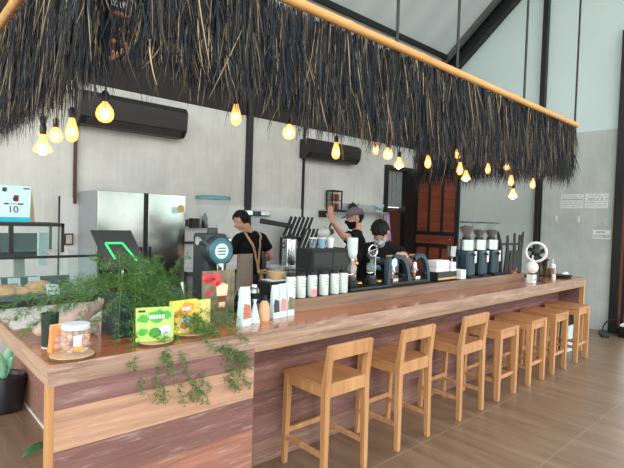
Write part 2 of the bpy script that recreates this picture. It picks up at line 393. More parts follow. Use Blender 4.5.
mb.add([(XR, y, z) for y, z in yz]+[(XR+.12, y, z) for y, z in yz], [tuple(range(n_)), tuple(range(2*n_-1, n_-1, -1))]+[(i, n_+i, n_+(i+1) % n_, (i+1) % n_) for i in range(n_)])
struct(mb.build('wall_right', M_white))
struct(MB().box(8.985, XR, 3.74, 5.28, 0.0, 2.95).build('wall_right_lower', M_bluewall))
struct(MB().box(8.96, XR, 2.46, 3.62, 0, 3.335).build('wall_right_panel', M_concg, bevel=.004))
def slope(name, y0, y1):
    mb = MB(); q = [(-4, y0, roofz(y0)), (13, y0, roofz(y0)), (13, y1, roofz(y1)), (-4, y1, roofz(y1))]
    mb.add(q+[(x, y, z+.06) for x, y, z in q], [(0,1,2,3), (7,6,5,4), (0,4,5,1), (1,5,6,2), (2,6,7,3), (3,7,4,0)])
    return struct(mb.build(name, M_roofm))
slope('ceiling_rear', 1.0, 7.2); slope('ceiling_front', -2.0, 1.0)
# steel of the building, then the added front posts
struct(MB().bar((8.90, YB, roofz(YB)-.16), (8.90, 1.0, roofz(1.0)-.16), .16, .30).build('trim_1', M_black))
struct(MB().bar((8.70, YB, roofz(YB)-.05), (8.70, 1.0, roofz(1.0)-.05), .10, .09).build('trim_2', plain('grey_trim', (96, 100, 102), 0.6)))
struct(MB().bar((-3.9, 5.53, roofz(5.53)-.05), (8.95, 5.53, roofz(5.53)-.05), .06, .09).build('trim_3', M_black))
struct(MB().bar((-3.9, 3.3, roofz(3.3)-.05), (8.95, 3.3, roofz(3.3)-.05), .06, .09).build('trim_4', M_black))
struct(MB().box(8.90, XR, 3.64, 3.73, 0, roofz(3.7)-.1).build('trim_5', M_black, bevel=.004))
struct(MB().box(8.90, XR, 2.33, 2.46, 0, 4.9).build('trim_6', M_black, bevel=.004))
struct(MB().box(4.39, 4.49, 6.33, YB, 0, 4.3).build('trim_7', M_black, bevel=.004))
struct(MB().box(5.60, 5.64, 6.37, YB, 0, 4.2).build('trim_8', M_black))
struct(MB().box(1.845, 1.88, 6.36, YB, 1.8, 3.95).build('trim_9', plain('brown_pipe', (88, 64, 52), 0.6)))
for i_, x_ in enumerate((-3.2, -1.6, 0.3, 1.9, 3.5, 5.1, 6.7, 8.3)):  # unseen posts behind the camera, added to put dark streaks in the fridge reflections
    struct(MB().box(x_-.06, x_+.06, -3.06, -2.94, 0, 5.4).build('trim_%d' % (20+i_), M_black))
struct(MB().box(-3.3, 8.4, -3.05, -2.95, 5.4, 5.55).build('trim_28', M_black))  # unseen beam joining the added reflection posts
# white tile wainscot on the back wall
M_bs, t, b = newmat('backsplash_tile')
tc = N(t, 'ShaderNodeTexCoord'); cb = N(t, 'ShaderNodeCombineXYZ'); sp = N(t, 'ShaderNodeSeparateXYZ'); t.links.new(tc.outputs['Object'], sp.inputs[0]); t.links.new(sp.outputs['X'], cb.inputs['X']); t.links.new(sp.outputs['Z'], cb.inputs['Y'])
br = N(t, 'ShaderNodeTexBrick', Scale=1.0); br.offset = 0.0; br.inputs['Brick Width'].default_value = 0.2; br.inputs['Row Height'].default_value = 0.2; br.inputs['Mortar Size'].default_value = 0.004
br.inputs['Color1'].default_value = srgb(232, 232, 230); br.inputs['Color2'].default_value = srgb(226, 226, 224); br.inputs['Mortar'].default_value = srgb(222, 223, 222)
t.links.new(cb.outputs[0], br.inputs['Vector']); t.links.new(br.outputs['Color'], b.inputs['Base Color']); b.inputs['Roughness'].default_value = 0.25
struct(MB().box(1.70, 7.87, 6.385, YB, 0.1, 1.87).build('wall_back_tiles', M_bs))
struct(MB().box(1.685, 1.70, 6.38, YB, 0.1, 1.885).build('trim_10', M_black))
# service doorway in the back wall
d1 = MB().box(7.87, 7.95, 6.34, YB+.12, .1, 2.88).box(8.56, 8.93, 6.34, YB+.12, .1, 2.88).box(7.95, 8.56, 6.34, YB+.12, 2.80, 2.88).build('door_1', M_black); struct(d1)
q = MB()
for i in range(9): q.box(7.95+i*.068, 7.95+i*.068+.06, YB+.05+.012*(i % 2), YB+.07+.012*(i % 2), 2.02, 2.80)
q.build('door_curtain', M_curtain, d1)
q = MB().box(7.95, 8.56, YB+.06, YB+.10, .1, 1.93)
for i in range(30): q.box(7.99, 8.52, YB+.05, YB+.065, .15+i*.058, .15+i*.058+.045)
q.build('door_panel', plain('dark_red_brown_panel', (92, 46, 36), 0.6), d1)
MB().box(7.95, 8.56, YB+.03, YB+.06, 1.93, 2.0).build('door_rail', M_steel, d1)
# red brown louvred door on the right wall
d2 = MB().box(8.93, XR, 5.28, 5.36, 0.1, 2.82).box(8.93, XR, 6.32, YB, 0.1, 2.82).box(8.93, XR, 5.36, 6.32, 2.74, 2.82).box(8.945, XR, 5.36, 6.32, 1.44, 1.52).box(8.945, XR, 5.36, 6.32, 1.18, 1.26).build('door_2', M_black); struct(d2)
for k in range(2):
    y = 5.36+.32*(k+1); MB().box(8.94, XR, y-.022, y+.022, 0.1, 1.18).box(8.94, XR, y-.022, y+.022, 1.52, 2.74).build('door_stile', M_black, d2)
for k in range(3):
    y0 = 5.36+.32*k+.02; q = MB().box(8.975, XR, y0, y0+.28, 0.1, 1.18).box(8.975, XR, y0, y0+.28, 1.52, 2.74)
    for z0, z1 in ((0.12, 1.18), (1.52, 2.74)):
        m = int((z1-z0)/.075)
        for i in range(m):
            z = z0+i*(z1-z0)/m; q.add([(8.96, y0, z), (8.96, y0+.28, z), (8.975, y0+.28, z+.065), (8.975, y0, z+.065)], [(0, 1, 2, 3)])
    q.build('louver_panel', M_louver, d2)
MB().box(8.955, XR, 5.36, 6.32, 1.26, 1.44).build('lock_rail', M_louver, d2)
MB().ell((8.94, 5.46, 1.36), .03).build('door_knob', M_brass, d2, True)
# glazed door at the far right
d3 = MB().box(8.94, XR+.02, 2.25, 2.33, 0, 3.3).box(8.94, XR+.02, 0.6, .68, 0, 3.3).box(8.95, XR+.02, .68, 2.25, 3.2, 3.3).box(8.95, XR+.02, .68, 2.25, 0, .10).box(8.95, XR+.02, .68, 2.25, 1.12, 1.22).build('door_3', M_black); struct(d3)
MB().box(8.93, 8.95, 2.30, 2.35, .1, 3.2).build('door_jamb', plain('red_brown_jamb', (120, 62, 48), 0.5), d3)
MB().box(8.97, 8.98, .68, 2.25, .10, 1.12).box(8.97, 8.98, .68, 2.25, 1.22, 3.2).build('door_pane', M_glassd, d3)

# ------------------------------------------------------------------ bar counter
def at0(o, root): o.location = tuple(-c for c in root.location); return o
bar = thing('bar_counter', (0.575, 2.3, 0), 'long L-shaped bar counter clad in weathered mixed boards with varnished wooden top', 'bar counter')
def bp(mb, name, mat, bevel=0.0, smooth=False, lab=None):
    o = at0(mb.build(name, mat, bar, smooth, bevel), bar)
    if lab: o['label'] = lab
    return o
ZT = 1.02
bp(MB().box(.583, 7.252, 2.308, 3.0, .925, ZT), 'countertop', M_top, lab='varnished orange brown boards')
bp(MB().box(.583, 1.35, 3.0, 5.2, .925, ZT), 'countertop', M_top)
bp(MB().box(.575, 7.26, 2.30, 2.308, .925, ZT+.0006), 'edge_board', M_edge, lab='weathered pinkish grey board')
bp(MB().box(.575, .583, 2.308, 5.2, .925, ZT+.0006), 'edge_board', M_edge_y)
bp(MB().box(7.252, 7.26, 2.308, 3.0, .925, ZT+.0006), 'edge_board', M_edge_y)
q = MB(); zs = [0, .20, .43, .625, .815, .925]
for a, c in zip(zs, zs[1:]): q.box(.602, 1.685, 2.304, 2.33, a+.0012, c-.0012)
bp(q, 'front_panel', M_front, lab='weathered boards in mauve, tan and reddish tones')
bp(MB().box(.572, .602, 2.302, 2.35, 0, .925), 'post', M_post, .002)
bp(MB().box(7.215, 7.255, 2.302, 2.36, 0, .925), 'post', M_post, .002)
q = MB(); zs = [0, .16, .34, .52, .70, .84, .925]
for a, c in zip(zs, zs[1:]): q.box(1.685, 7.20, 2.62, 2.65, a+.0012, c-.0012)
bp(q, 'recess_panel', M_recess)
bp(MB().box(1.66, 1.685, 2.33, 2.65, 0, .925), 'return_panel', M_recess)
bp(MB().box(7.205, 7.23, 2.36, 3.0, 0, .925), 'end_panel', M_recess)
q = MB(); zs = [0, .25, .5, .75, .925]
for a, c in zip(zs, zs[1:]): q.box(1.01, 1.04, 2.34, 5.2, a+.0015, c-.0015)
bp(q, 'side_panel', M_side)
bp(MB().box(1.685, 7.215, 2.302, 2.33, .898, .925), 'trim_strip', M_strip)
bp(MB().box(1.0, 1.01, 2.34, 5.2, 0, .012), 'skirting', M_wplastic)
bp(MB().box(1.95, 6.08, 2.63, 2.66, ZT, 1.11), 'ledge_board', M_ledge, .002, lab='plank ledge with worn grey paint')
bp(MB().box(1.95, 5.88, 2.66, 3.0, ZT, 1.108), 'ledge_shelf', M_blackm)
bp(MB().box(1.685, 7.2, 2.96, 3.0, 0, .925), 'service_panel', M_blackm)
M_tt, t, b = newmat('counter_tile')
tc = N(t, 'ShaderNodeTexCoord'); br = N(t, 'ShaderNodeTexBrick', Scale=1.0); br.offset = 0.0; br.inputs['Brick Width'].default_value = 0.2; br.inputs['Row Height'].default_value = 0.2; br.inputs['Mortar Size'].default_value = 0.003
br.inputs['Color1'].default_value = srgb(236, 234, 232); br.inputs['Color2'].default_value = srgb(230, 228, 226); br.inputs['Mortar'].default_value = srgb(190, 190, 190)
t.links.new(tc.outputs['Object'], br.inputs['Vector']); t.links.new(br.outputs['Color'], b.inputs['Base Color']); b.inputs['Roughness'].default_value = 0.2
bp(MB().box(.60, 1.34, 3.135, 5.19, ZT, ZT+.008), 'tiled_top', M_tt, lab='white square tiles')

# ------------------------------------------------------------------ bar stools
def stool_backed(label):
    s = thing('bar_stool', (0, 0, 0), label, 'bar stool', 'wooden bar stools along the counter')
    w, d, h = .42, .42, .65
    for sx in (-1, 1):
        x = sx*(w/2-.022)
        m = MB().bar((x+sx*.006, -d/2+.012, 0), (x, -d/2+.024, h-.02), .036, .036, (0, 1, 0), .046, .046).bar((x, -d/2+.024, h-.02), (x, -d/2-.012, .905), .046, .046, (0, 1, 0), .040, .030)
        m.build('rear_leg', M_stoolw, s, bevel=.003)
        MB().bar((x+sx*.004, d/2-.010, 0), (x, d/2-.026, h-.02), .034, .034, (0, 1, 0), .046, .046).build('front_leg', M_stoolw, s, bevel=.003)
        MB().box(x-.012, x+.012, -d/2+.03, d/2-.03, .17, .202).build('side_stretcher', M_stoolw, s, bevel=.003)
        MB().box(x-.014, x+.014, -d/2+.04, d/2-.04, h-.085, h-.02).build('side_apron', M_stoolw, s, bevel=.003)
    MB().box(-w/2+.04, w/2-.04, d/2-.036, d/2-.014, .215, .25).build('front_stretcher', M_stoolw, s, bevel=.003)
    MB().box(-w/2+.04, w/2-.04, -d/2+.006, -d/2+.030, h-.085, h+.004).build('rear_apron', M_stoolw, s, bevel=.003)
    MB().box(-w/2+.04, w/2-.04, d/2-.03, d/2-.006, h-.085, h-.02).build('front_apron', M_stoolw, s, bevel=.003)
    # dished seat board
    m = MB(); nx, ny = 12, 6
    for top in (1, 0):
        for j in range(ny+1):
            for i in range(nx+1):
                u = i/nx*2-1; v = j/ny
                z = h-.022 if not top else h-.012*(1-u*u)*math.sin(math.pi*min(1, v*1.0+.0))
                m.v.append((u*w/2, -d/2+.030+v*(d-.024), z))
    k = (nx+1)*(ny+1)
    for j in range(ny):
        for i in range(nx):
            a = j*(nx+1)+i; m.f += [(a, a+1, a+nx+2, a+nx+1), (k+a, k+a+nx+1, k+a+nx+2, k+a+1)]
    for i in range(nx):
        m.f += [(i, k+i, k+i+1, i+1), (ny*(nx+1)+i, ny*(nx+1)+i+1, k+ny*(nx+1)+i+1, k+ny*(nx+1)+i)]
    for j in range(ny):
        a = j*(nx+1); c = a+nx; m.f += [(a, a+nx+1, k+a+nx+1, k+a), (c, k+c, k+c+nx+1, c+nx+1)]
    m.mi = [0]*len(m.f)
    m.build('seat', M_seatw, s)
    MB().bar((-w/2+.03, -d/2-.001, .857), (w/2-.03, -d/2-.001, .857), .030, .094, (0, -.08, 1)).build('backrest', M_stoolw, s, bevel=.004)
    return s
def stool_plain(label):
    s = thing('bar_stool', (0, 0, 0), label, 'bar stool', 'wooden bar stools along the counter')
    w, d, h = .40, .42, .695
    for sx in (-1, 1):
        for sy in (-1, 1):
            x = sx*(w/2-.028); y = sy*(d/2-.032)
            MB().bar((x+sx*.006, y+sy*.006, 0), (x, y, h-.03), .040, .046, (0, 1, 0), .054, .064).build('rear_leg' if sy < 0 else 'front_leg', M_stoolw, s, bevel=.003)
        x = sx*(w/2-.026)
        MB().box(x-.012, x+.012, -d/2+.05, d/2-.05, .17, .205).build('side_stretcher', M_stoolw, s, bevel=.003)
        MB().box(x-.016, x+.016, -d/2+.05, d/2-.05, h-.10, h-.03).build('side_apron', M_stoolw, s, bevel=.003)
    for sy in (-1, 1):
        y = sy*(d/2-.03)
        MB().box(-w/2+.05, w/2-.05, y-.012, y+.012, .20, .235).build('rear_stretcher' if sy < 0 else 'front_stretcher', M_stoolw, s, bevel=.003)
        MB().box(-w/2+.05, w/2-.05, y-.016, y+.016, h-.10, h-.03).build('rear_apron' if sy < 0 else 'front_apron', M_stoolw, s, bevel=.003)
    MB().box(-w/2, w/2, -d/2, d/2, h-.035, h).build('seat', M_seatw, s, bevel=.005)
    return s
L1 = ['pale wooden bar stool with low backrest, nearest the boarded counter end', 'pale wooden low-backed bar stool, second from the boarded counter end', 'pale wooden low-backed bar stool standing next to the backless ones']
L2 = ['backless wooden bar stool standing beside the low-backed stools', 'backless wooden bar stool, second after the low-backed stools', 'backless wooden bar stool, next to last before the counter far end', 'backless wooden bar stool at the counter far end, nearest the grey wall']
s0 = stool_backed(L1[0]); s0.location = (2.325, 2.335, 0)
for x, l in ((3.085, L1[1]), (3.95, L1[2])): dup(s0, (x, 2.335, 0), None, l)
s1 = stool_plain(L2[0]); s1.location = (4.65, 2.335, 0)
for x, l in ((5.35, L2[1]), (5.985, L2[2]), (6.73, L2[3])): dup(s1, (x, 2.335, 0), None, l)

# ------------------------------------------------------------------ thatch canopy over the bar
can = thing('thatch_canopy', (0.7, 2.3, 2.2), 'hanging canopy frame with shaggy dark dried grass fringe over the bar', 'canopy')
def cp_(mb, name, mat, bevel=0.0, smooth=False): return at0(mb.build(name, mat, can, smooth, bevel), can)
ZC = 3.03
def bamboo(a, b):
    a, b = Vector(a), Vector(b); L = (b-a).length; n = max(2, int(L/.42)); m = MB(); pts = []; rs = []
    for i in range(n):
        for tt, r in ((.0, .037), (.03, .033), (.5, .0325), (.97, .033)):
            pts.append(a+(b-a)*((i+tt)/n)); rs.append(r)
    pts.append(b); rs.append(.037)
    return m.tube(pts, rs, 10)
XL, XE, YF, YK = .70, 6.65, 2.3, 4.7
cp_(bamboo((XL, YF, ZC), (XE, YF, ZC-.02)), 'front_rail', M_bamboo, smooth=True)
cp_(bamboo((XL, YF, ZC+.03), (XL, YK, ZC+.03)), 'side_rail', M_bamboo, smooth=True)
cp_(bamboo((XE-.04, YF+.1, ZC-.04), (XE-.04, YK, ZC-.04)), 'side_rail', M_bamboo, smooth=True)
for x in (2.25, 3.0, 3.75, 4.4, 4.85, 5.22, 5.6, 6.2):
    cp_(MB().box(x-.015, x+.015, YF+.03, 4.2, ZC-.03, ZC), 'cross_bar', M_black)
cp_(MB().tube([(1.5, YF+.05, ZC-.02), (1.5, YK, ZC-.02)], .018, 8), 'cross_pole', M_bamboo, smooth=True)
for i in range(7):
    y = 2.75+i*.27; cp_(MB().box(XL+.02, 1.5, y, y+.06, ZC-.01, ZC+.012), 'batten', M_batten)
for x in (2.923, 3.772, 5.109, 6.581):
    cp_(MB().tube([(x, YF, ZC), (x, YF, roofz(YF))], .0125, 8), 'hanging_rod', M_black, smooth=True)
def clump(s): return .5*math.sin(s*9.1+1)+.35*math.sin(s*21.7+2)+.25*math.sin(s*47+.5)
def fringe(a, b, nrm, count, z0=3.02, zb=2.31, seed=1, thick=.10, lift=lambda s: 0.0, thin=lambda s: 0.0):
    rr = random.Random(seed); m = MB(); a, b, nrm = Vector(a), Vector(b), Vector(nrm); al = (b-a).normalized(); L = (b-a).length
    for i in range(count):
        s = rr.random()*L
        if rr.random() < thin(s): continue
        p = a+al*s+nrm*rr.uniform(-.02, thick)
        u = rr.random(); top = z0-u*.50 if rr.random() < .8 else z0-rr.random()*.05
        ln = rr.uniform(.22, .50); end = top-ln
        lim = zb+lift(s)-.06*clump(s)+rr.gauss(0, .075)
        if end < lim: end = lim
        if top-end < .12: top = end+rr.uniform(.15, .3)
        sway = rr.gauss(0, .10); out = rr.gauss(0, .035); bend = rr.gauss(0, .03)
        if rr.random() < .05: sway *= 3; end -= rr.random()*.06
        w = rr.uniform(.0014, .0048); ang = rr.uniform(-.9, .9); wd = al*math.cos(ang)+nrm*math.sin(ang)
        vs = []; ks = 4
        for k in range(ks+1):
            tt = k/ks; c = p+al*(sway*tt*ln+bend*tt*tt)+nrm*(out*tt); c.z = top+(end-top)*tt
            ww = w*(1-.75*max(0, tt-.45)/.55)
            vs += [c-wd*ww/1.0, c+wd*ww/1.0]
        m.add(vs, [(2*k, 2*k+1, 2*k+3, 2*k+2) for k in range(ks)])
    return m
for a, b_, nr, cnt, sd in (((XL, YF+.02, 0), (XE, YF+.02, 0), (0, 1, 0), 24000, 3), ((XL+.02, YF, 0), (XL+.02, YK, 0), (1, 0, 0), 10000, 5), ((XE-.03, YF, 0), (XE-.03, YK, 0), (-1, 0, 0), 5000, 9)):
    kw = dict(lift=lambda s: .13*max(0, 1-max(0, s-.9)/.7), thin=lambda s: .95*max(0, 1-abs(s-.12)/.19)**.3) if sd == 3 else {}
    o = at0(fringe(a, b_, nr, cnt, seed=sd, **kw).build('grass_fringe', M_thatch, can, False, 0, False), can); o['kind'] = 'stuff'

# ------------------------------------------------------------------ pendant bulbs
GLOBE = [(.006, 0), (.013, -.004), (.016, -.02), (.030, -.035), (.043, -.055), (.0475, -.08), (.044, -.102), (.030, -.120), (.012, -.127)]
EDIS = [(.006, 0), (.013, -.004), (.015, -.02), (.024, -.05), (.031, -.085), (.031, -.105), (.024, -.125), (.010, -.137)]
CONE = [(.006, 0), (.013, -.004), (.015, -.02), (.022, -.045), (.042, -.085), (.050, -.100), (.046, -.112), (.020, -.120)]
def pendant(x, y, z, prof, label, sc=1.0):
    p = thing('pendant_bulb', (x, y, z), label, 'light bulb', 'bare pendant bulbs under the canopy')
    hb = prof[-1][1]*sc
    gl = MB().lathe([(r*sc, h*sc-hb/2) for r, h in prof], (0, 0, 0), 20).build('bulb', M_bulb, p, True)
    rm = max(r for r, h in prof)*sc
    MB().ell((0, 0, -hb/2+([h for r, h in prof if r*sc >= rm-1e-6][0]*sc)), (rm*.55, rm*.55, rm*.62), None, 14, 10).build('filament', M_fil, gl, True)
    MB().lathe([(.017, -hb/2-.012), (.019, -hb/2), (.019, -hb/2+.035), (.012, -hb/2+.045), (.004, -hb/2+.05)], (0, 0, 0), 14).build('socket', M_black, p, True)
    MB().tube([(0, 0, -hb/2+.045), (0, 0, 3.0-z)], .0035, 6).build('cord', M_black, p, True)
    return p
BL = [(.73, 3.1, 2.089, CONE, 'wide bell-shaped glowing bulb hanging lowest beside the pastry case side', 1.0),
      (.848, 3.6, 2.231, EDIS, 'small clear bulb hanging just behind the lowest bell-shaped bulb', .8),
      (.875, 3.4, 2.193, GLOBE, 'round glowing bulb between the bell-shaped bulb and the brown wall pipe', .85),
      (.827, 2.9, 2.16, EDIS, 'pear-shaped glowing bulb hanging in front of the brown wall pipe', 1.05),
      (.917, 2.65, 2.239, GLOBE, 'large round glowing bulb in front of the long black air conditioner', .95),
      (1.803, 2.75, 2.388, EDIS, 'narrow bulb half hidden in the grass fringe before the black wall column', 1.1),
      (2.267, 2.75, 2.343, GLOBE, 'round glowing bulb between the black wall column and the thin conduit', .95),
      (3.013, 3.0, 2.314, EDIS, 'pear-shaped glowing bulb in front of the second air conditioner', 1.15),
      (3.907, 3.3, 2.468, EDIS, 'faint bulb tucked up in the fringe beside the second air conditioner end', 1.0),
      (3.735, 3.0, 2.372, GLOBE, 'round bright bulb between the second air conditioner and the service doorway', 1.0),
      (3.915, 3.0, 2.303, CONE, 'bell-shaped bulb hanging in front of the service doorway', 1.0),
      (4.419, 3.0, 2.365, EDIS, 'pear-shaped bulb hanging above the middle of the louvred door', 1.1),
      (4.847, 2.9, 2.504, EDIS, 'upper bulb above the louvred door corner, touching the fringe', 1.1),
      (5.241, 3.1, 2.374, EDIS, 'middle bulb of the three at the louvred door corner', 1.2),
      (5.212, 3.0, 2.283, CONE, 'lowest, bell-shaped bulb of the three at the louvred door corner', 1.1),
      (5.543, 2.9, 2.392, EDIS, 'lone pear-shaped bulb over the pale wall and coffee grinders', 1.0),
      (6.20, 2.98, 2.49, GLOBE, 'top bulb of the vertical cluster of three near the black corner post', .95),
      (6.166, 2.9, 2.295, EDIS, 'middle bulb of the vertical cluster of three near the black corner post', 1.1),
      (6.24, 2.9, 2.129, CONE, 'lowest bulb of the vertical cluster of three near the black corner post', 1.15),
      (6.60, 2.8, 2.287, EDIS, 'last bulb in the row, hanging against the black corner post', 1.1)]
for a in BL: pendant(*a)
# ------------------------------------------------------------------ against the back wall
def seg(root, specs):
    for nm, mb, mat, bev, sm in specs: mb.build(nm, mat, root, sm, bev)
# fridge
fr = thing('refrigerator', (1.91, 5.70, .1), 'tall two-door stainless steel fridge against the back wall', 'refrigerator')
MB().box(0, 1.10, .05, .66, .06, 1.855).build('body', M_greysteel, fr, bevel=.004)
for x0, x1 in ((0.0, .545), (.60, 1.10)):
    dr = MB().box(x0, x1, 0, .048, .10, 1.855).build('door', M_steel, fr, bevel=.006)
    hx = x1-.03 if x0 == 0 else x0+.03
    MB().box(hx-.012, hx+.012, -.012, 0, .7, 1.2).build('handle', M_black, dr, bevel=.003)
MB().box(.545, .60, .02, .05, .10, 1.855).build('door_gap', M_black, fr)
MB().box(.905, 1.0, -.001, 0, 1.62, 1.70).build('energy_label', M_palecyan, fr); MB().lathe([(.05, 0), (.05, .0015)], (1.03, -.0, 1.68), 20, (0, -1, 0)).build('round_sticker', plain('yellow_sticker', (222, 190, 110), 0.5), fr)
MB().box(.03, 1.07, .05, .6, 0, .06).build('plinth', M_black, fr)
# socket on the tiles
so = thing('wall_socket', (1.80, 6.36, 1.36), 'black and beige double wall socket on the white tiles left of the fridge', 'socket')
MB().box(-.05, .05, 0, .025, -.07, .07).build('plate', M_black, so, bevel=.004); MB().box(-.035, .035, -.01, 0, -.055, .055).build('face', plain('beige_plastic', (200, 184, 166), 0.5), so, bevel=.003)
# back counter
bc = thing('back_counter', (3.1, 5.78, .1), 'stainless back counter along the tiled wall', 'counter')
MB().box(0, 4.6, 0, .60, .80, .85).build('worktop', M_steel, bc, bevel=.003); MB().box(0, 4.6, .04, .60, 0, .80).build('cabinet_body', plain('grey_cabinet', (120, 122, 122), 0.6), bc)
for k in range(6): MB().box(.02+k*.765, .745+k*.765, .02, .04, .06, .78).build('door', plain('cabinet_door_%d' % k, (150, 152, 152), 0.4), bc, bevel=.003)
# air conditioners
def aircon(x0, x1, z0, z1, label):
    a = thing('air_conditioner', (x0, 6.12, z0), label, 'air conditioner', 'black air conditioners on the back wall')
    w, h = x1-x0, z1-z0
    m = MB(); pr = [(.28, 0.0), (.28, h), (.05, h), (0.0, h-.07), (0.02, .09), (.10, 0.0)]
    n = len(pr); m.add([(0, y, z) for y, z in pr]+[(w, y, z) for y, z in pr], [tuple(range(n)), tuple(range(2*n-1, n-1, -1))]+[(i, n+i, n+(i+1) % n, (i+1) % n) for i in range(n)])
    m.build('casing', M_acblack, a, bevel=.012)
    g = MB()
    for k in range(5): g.bar((.08, .032+.012*k, .072-.015*k), (w-.08, .032+.012*k, .072-.015*k), .012, .005)
    g.build('outlet_louver', plain('ac_grille', (82, 74, 68), 0.5), a)
    MB().box(.03, w-.03, .004, .014, h-.16, h-.155).build('panel_seam', M_black, a)
    return a
aircon(1.84, 3.24, 2.77, 3.17, 'long black air conditioner above the stainless fridge')
aircon(5.52, 6.84, 2.76, 3.09, 'shorter black air conditioner on the wall left of the service doorway')
# high wall shelf and what stands on it
sh = thing('wall_shelf', (6.0, 6.16, 1.86), 'thin steel wall shelf above the tiles holding cups', 'shelf')
MB().box(0, 1.78, 0, .24, 0, .025).build('shelf_board', M_steel, sh); MB().box(1.66, 1.69, .01, .04, -.905, 0).build('support_post', M_steel, sh)
MB().box(.02, .05, .02, .23, -.12, 0).build('bracket', M_black, sh); MB().box(0.0, .75, -.006, 0, -.012, .03).build('front_lip', M_black, sh)
dk = thing('bottle_rack', (6.17, 6.2, 1.885), 'black metal rack with two stacked rows of brown tins at the shelf end', 'rack')
for x in (0, .25):
    MB().box(x, x+.02, 0, .02, 0, .36).build('upright', M_black, dk); MB().box(x, x+.02, .14, .16, 0, .36).build('upright', M_black, dk)
MB().box(0, .27, 0, .16, .335, .36).build('shelf_plate', M_black, dk); MB().box(0, .27, 0, .16, .17, .18).build('shelf_plate', M_black, dk); MB().box(0, .27, 0, .16, 0, .01).build('shelf_plate', M_black, dk)
k = 0
for z in (.01, .18):
    for x in (.08, .19):
        t_ = thing('tin', (6.17+x, 6.27, 1.885+z), '%s brown tin in the %s row of the black shelf rack' % (('left', 'right')[x > .1], ('lower', 'upper')[z > .1]), 'tin', 'brown tins in the shelf rack')
        MB().lathe([(.040, 0), (.042, .004), (.042, .105), (.040, .11)], (0, 0, 0), 16).build('can', plain('brown_tin%d' % k, ((150, 108, 92), (120, 60, 56))[k % 2], 0.5), t_, True)
        MB().lathe([(.043, .11), (.043, .135), (.02, .14)], (0, 0, 0), 16).build('lid', M_cream, t_, True); k += 1
kt = thing('kettle', (6.80, 6.27, 1.885), 'black round kettle on the wall shelf behind the purple cap', 'kettle')
MB().lathe([(.09, 0), (.10, .03), (.095, .09), (.06, .13), (.015, .15), (.012, .17)], (0, 0, 0), 20).build('pot', M_blackp, kt, True); MB().tube(bez((.08, 0, .05), (.15, 0, .08), (.13, 0, .12), (.17, 0, .14), 8), .010, 8).build('spout', M_blackp, kt, True)
MB().tube(bez((-.08, 0, .03), (-.18, 0, .05), (-.16, 0, .14), (-.06, 0, .13), 10), .009, 8).build('handle', M_blackp, kt, True)
CUPX = [6.56, 6.645, 6.985, 7.075, 7.165, 7.255, 7.345, 7.435]
for i, x in enumerate(CUPX):
    t_ = thing('glass_cup', (x, 6.26, 1.885), 'clear glass cup in the row on the wall shelf', 'cup', 'clear cups on the wall shelf')
    MB().lathe([(.028, 0), (.036, .13), (.034, .13), (.027, .006)], (0, 0, 0), 14).build('bowl', M_hopper, t_, True)
bg = thing('cup_lid_bag', (7.62, 6.27, 1.885), 'crumpled clear bag of pale blue cup lids at the shelf end by the doorway', 'bag')
m = MB(); rr = random.Random(4)
for k in range(9): m.ell((rr.uniform(-.10, .10), rr.uniform(-.05, .05), .05+rr.uniform(0, .09)), (rr.uniform(.04, .07), .05, rr.uniform(.03, .055)), None, 8, 6)
remesh(m, 'bag_body', plain('pale_blue_plastic', (186, 214, 226), 0.25), bg, .012, 2)
lc = thing('lilac_cloth', (7.80, 6.22, 1.30), 'lilac cloth hanging from the steel shelf beside the service doorway', 'cloth')
m = MB(); nx, nz = 10, 8
for j in range(nz+1):
    for i in range(nx+1):
        u = i/nx; v = j/nz; m.v.append(((u-.5)*(.34-.22*v), .03*math.sin(u*9)*(1-v*.5), .55*v))
m.f = [(j*(nx+1)+i, j*(nx+1)+i+1, (j+1)*(nx+1)+i+1, (j+1)*(nx+1)+i) for j in range(nz) for i in range(nx)]; m.mi = [0]*len(m.f)
o = m.build('drape', M_purple, lc, True); md = o.modifiers.new('t', 'SOLIDIFY'); md.thickness = .006
MB().tube([(0, 0, .54), (0, .03, .59)], .006, 6).build('hook', M_steel, lc)
# water boiler, black handled tool and slanted rack on the back counter
wb = thing('water_boiler', (5.0, 5.95, .95), 'tall stainless steel water boiler on the back counter', 'boiler')
MB().lathe([(.125, 0), (.125, .40), (.120, .42), (.118, .43)], (0, 0, 0), 28).build('tank', M_steel, wb, True); MB().lathe([(.135, .43), (.135, .45), (.06, .475), (.02, .49), (.02, .51)], (0, 0, 0), 28).build('lid', M_blackp, wb, True)
for s_ in (-1, 1): MB().tube(bez((s_*.12, 0, .36), (s_*.19, 0, .36), (s_*.19, 0, .28), (s_*.12, 0, .28), 8), .010, 6).build('handle', M_blackp, wb, True)
MB().tube([(0, -.12, .06), (0, -.17, .06), (0, -.18, .03)], .012, 8).build('tap', M_blackp, wb, True)
MB().box(-.14, .14, -.14, .14, -.02, 0.0).build('base', M_blackp, wb, bevel=.004)
rk = thing('slanted_rack', (5.28, 6.0, .95), 'rack of slanted black-edged boards leaning in two tiers against the tiles', 'rack')
MB().box(0, 1.05, 0, .26, 0, .05).build('base', M_blackp, rk); MB().box(-.28, .66, .19, .22, .0, .44).build('back_frame', M_blackp, rk)
for row, (zz, nb, yy, x0) in enumerate(((.56, 6, .12, -.28), (.36, 7, .04, -.02))):
    for i in range(nb):
        x = x0+i*.095
        bd = MB().bar((x, yy, zz-.10), (x+.20, yy+.05, zz+.22), .05, .02, (0, 1, 0)).build('board', M_blackp, rk, bevel=.004)
        MB().bar((x+.045, yy-.012, zz-.09), (x+.232, yy+.036, zz+.21), .012, .006, (0, 1, 0)).build('pale_edge', M_wplastic, bd)
MB().bar((-.78, .1, .70), (-.10, .1, .62), .05, .085, (0, 0, 1), .05, .07).build('handle_arm', M_blackp, rk, bevel=.015)
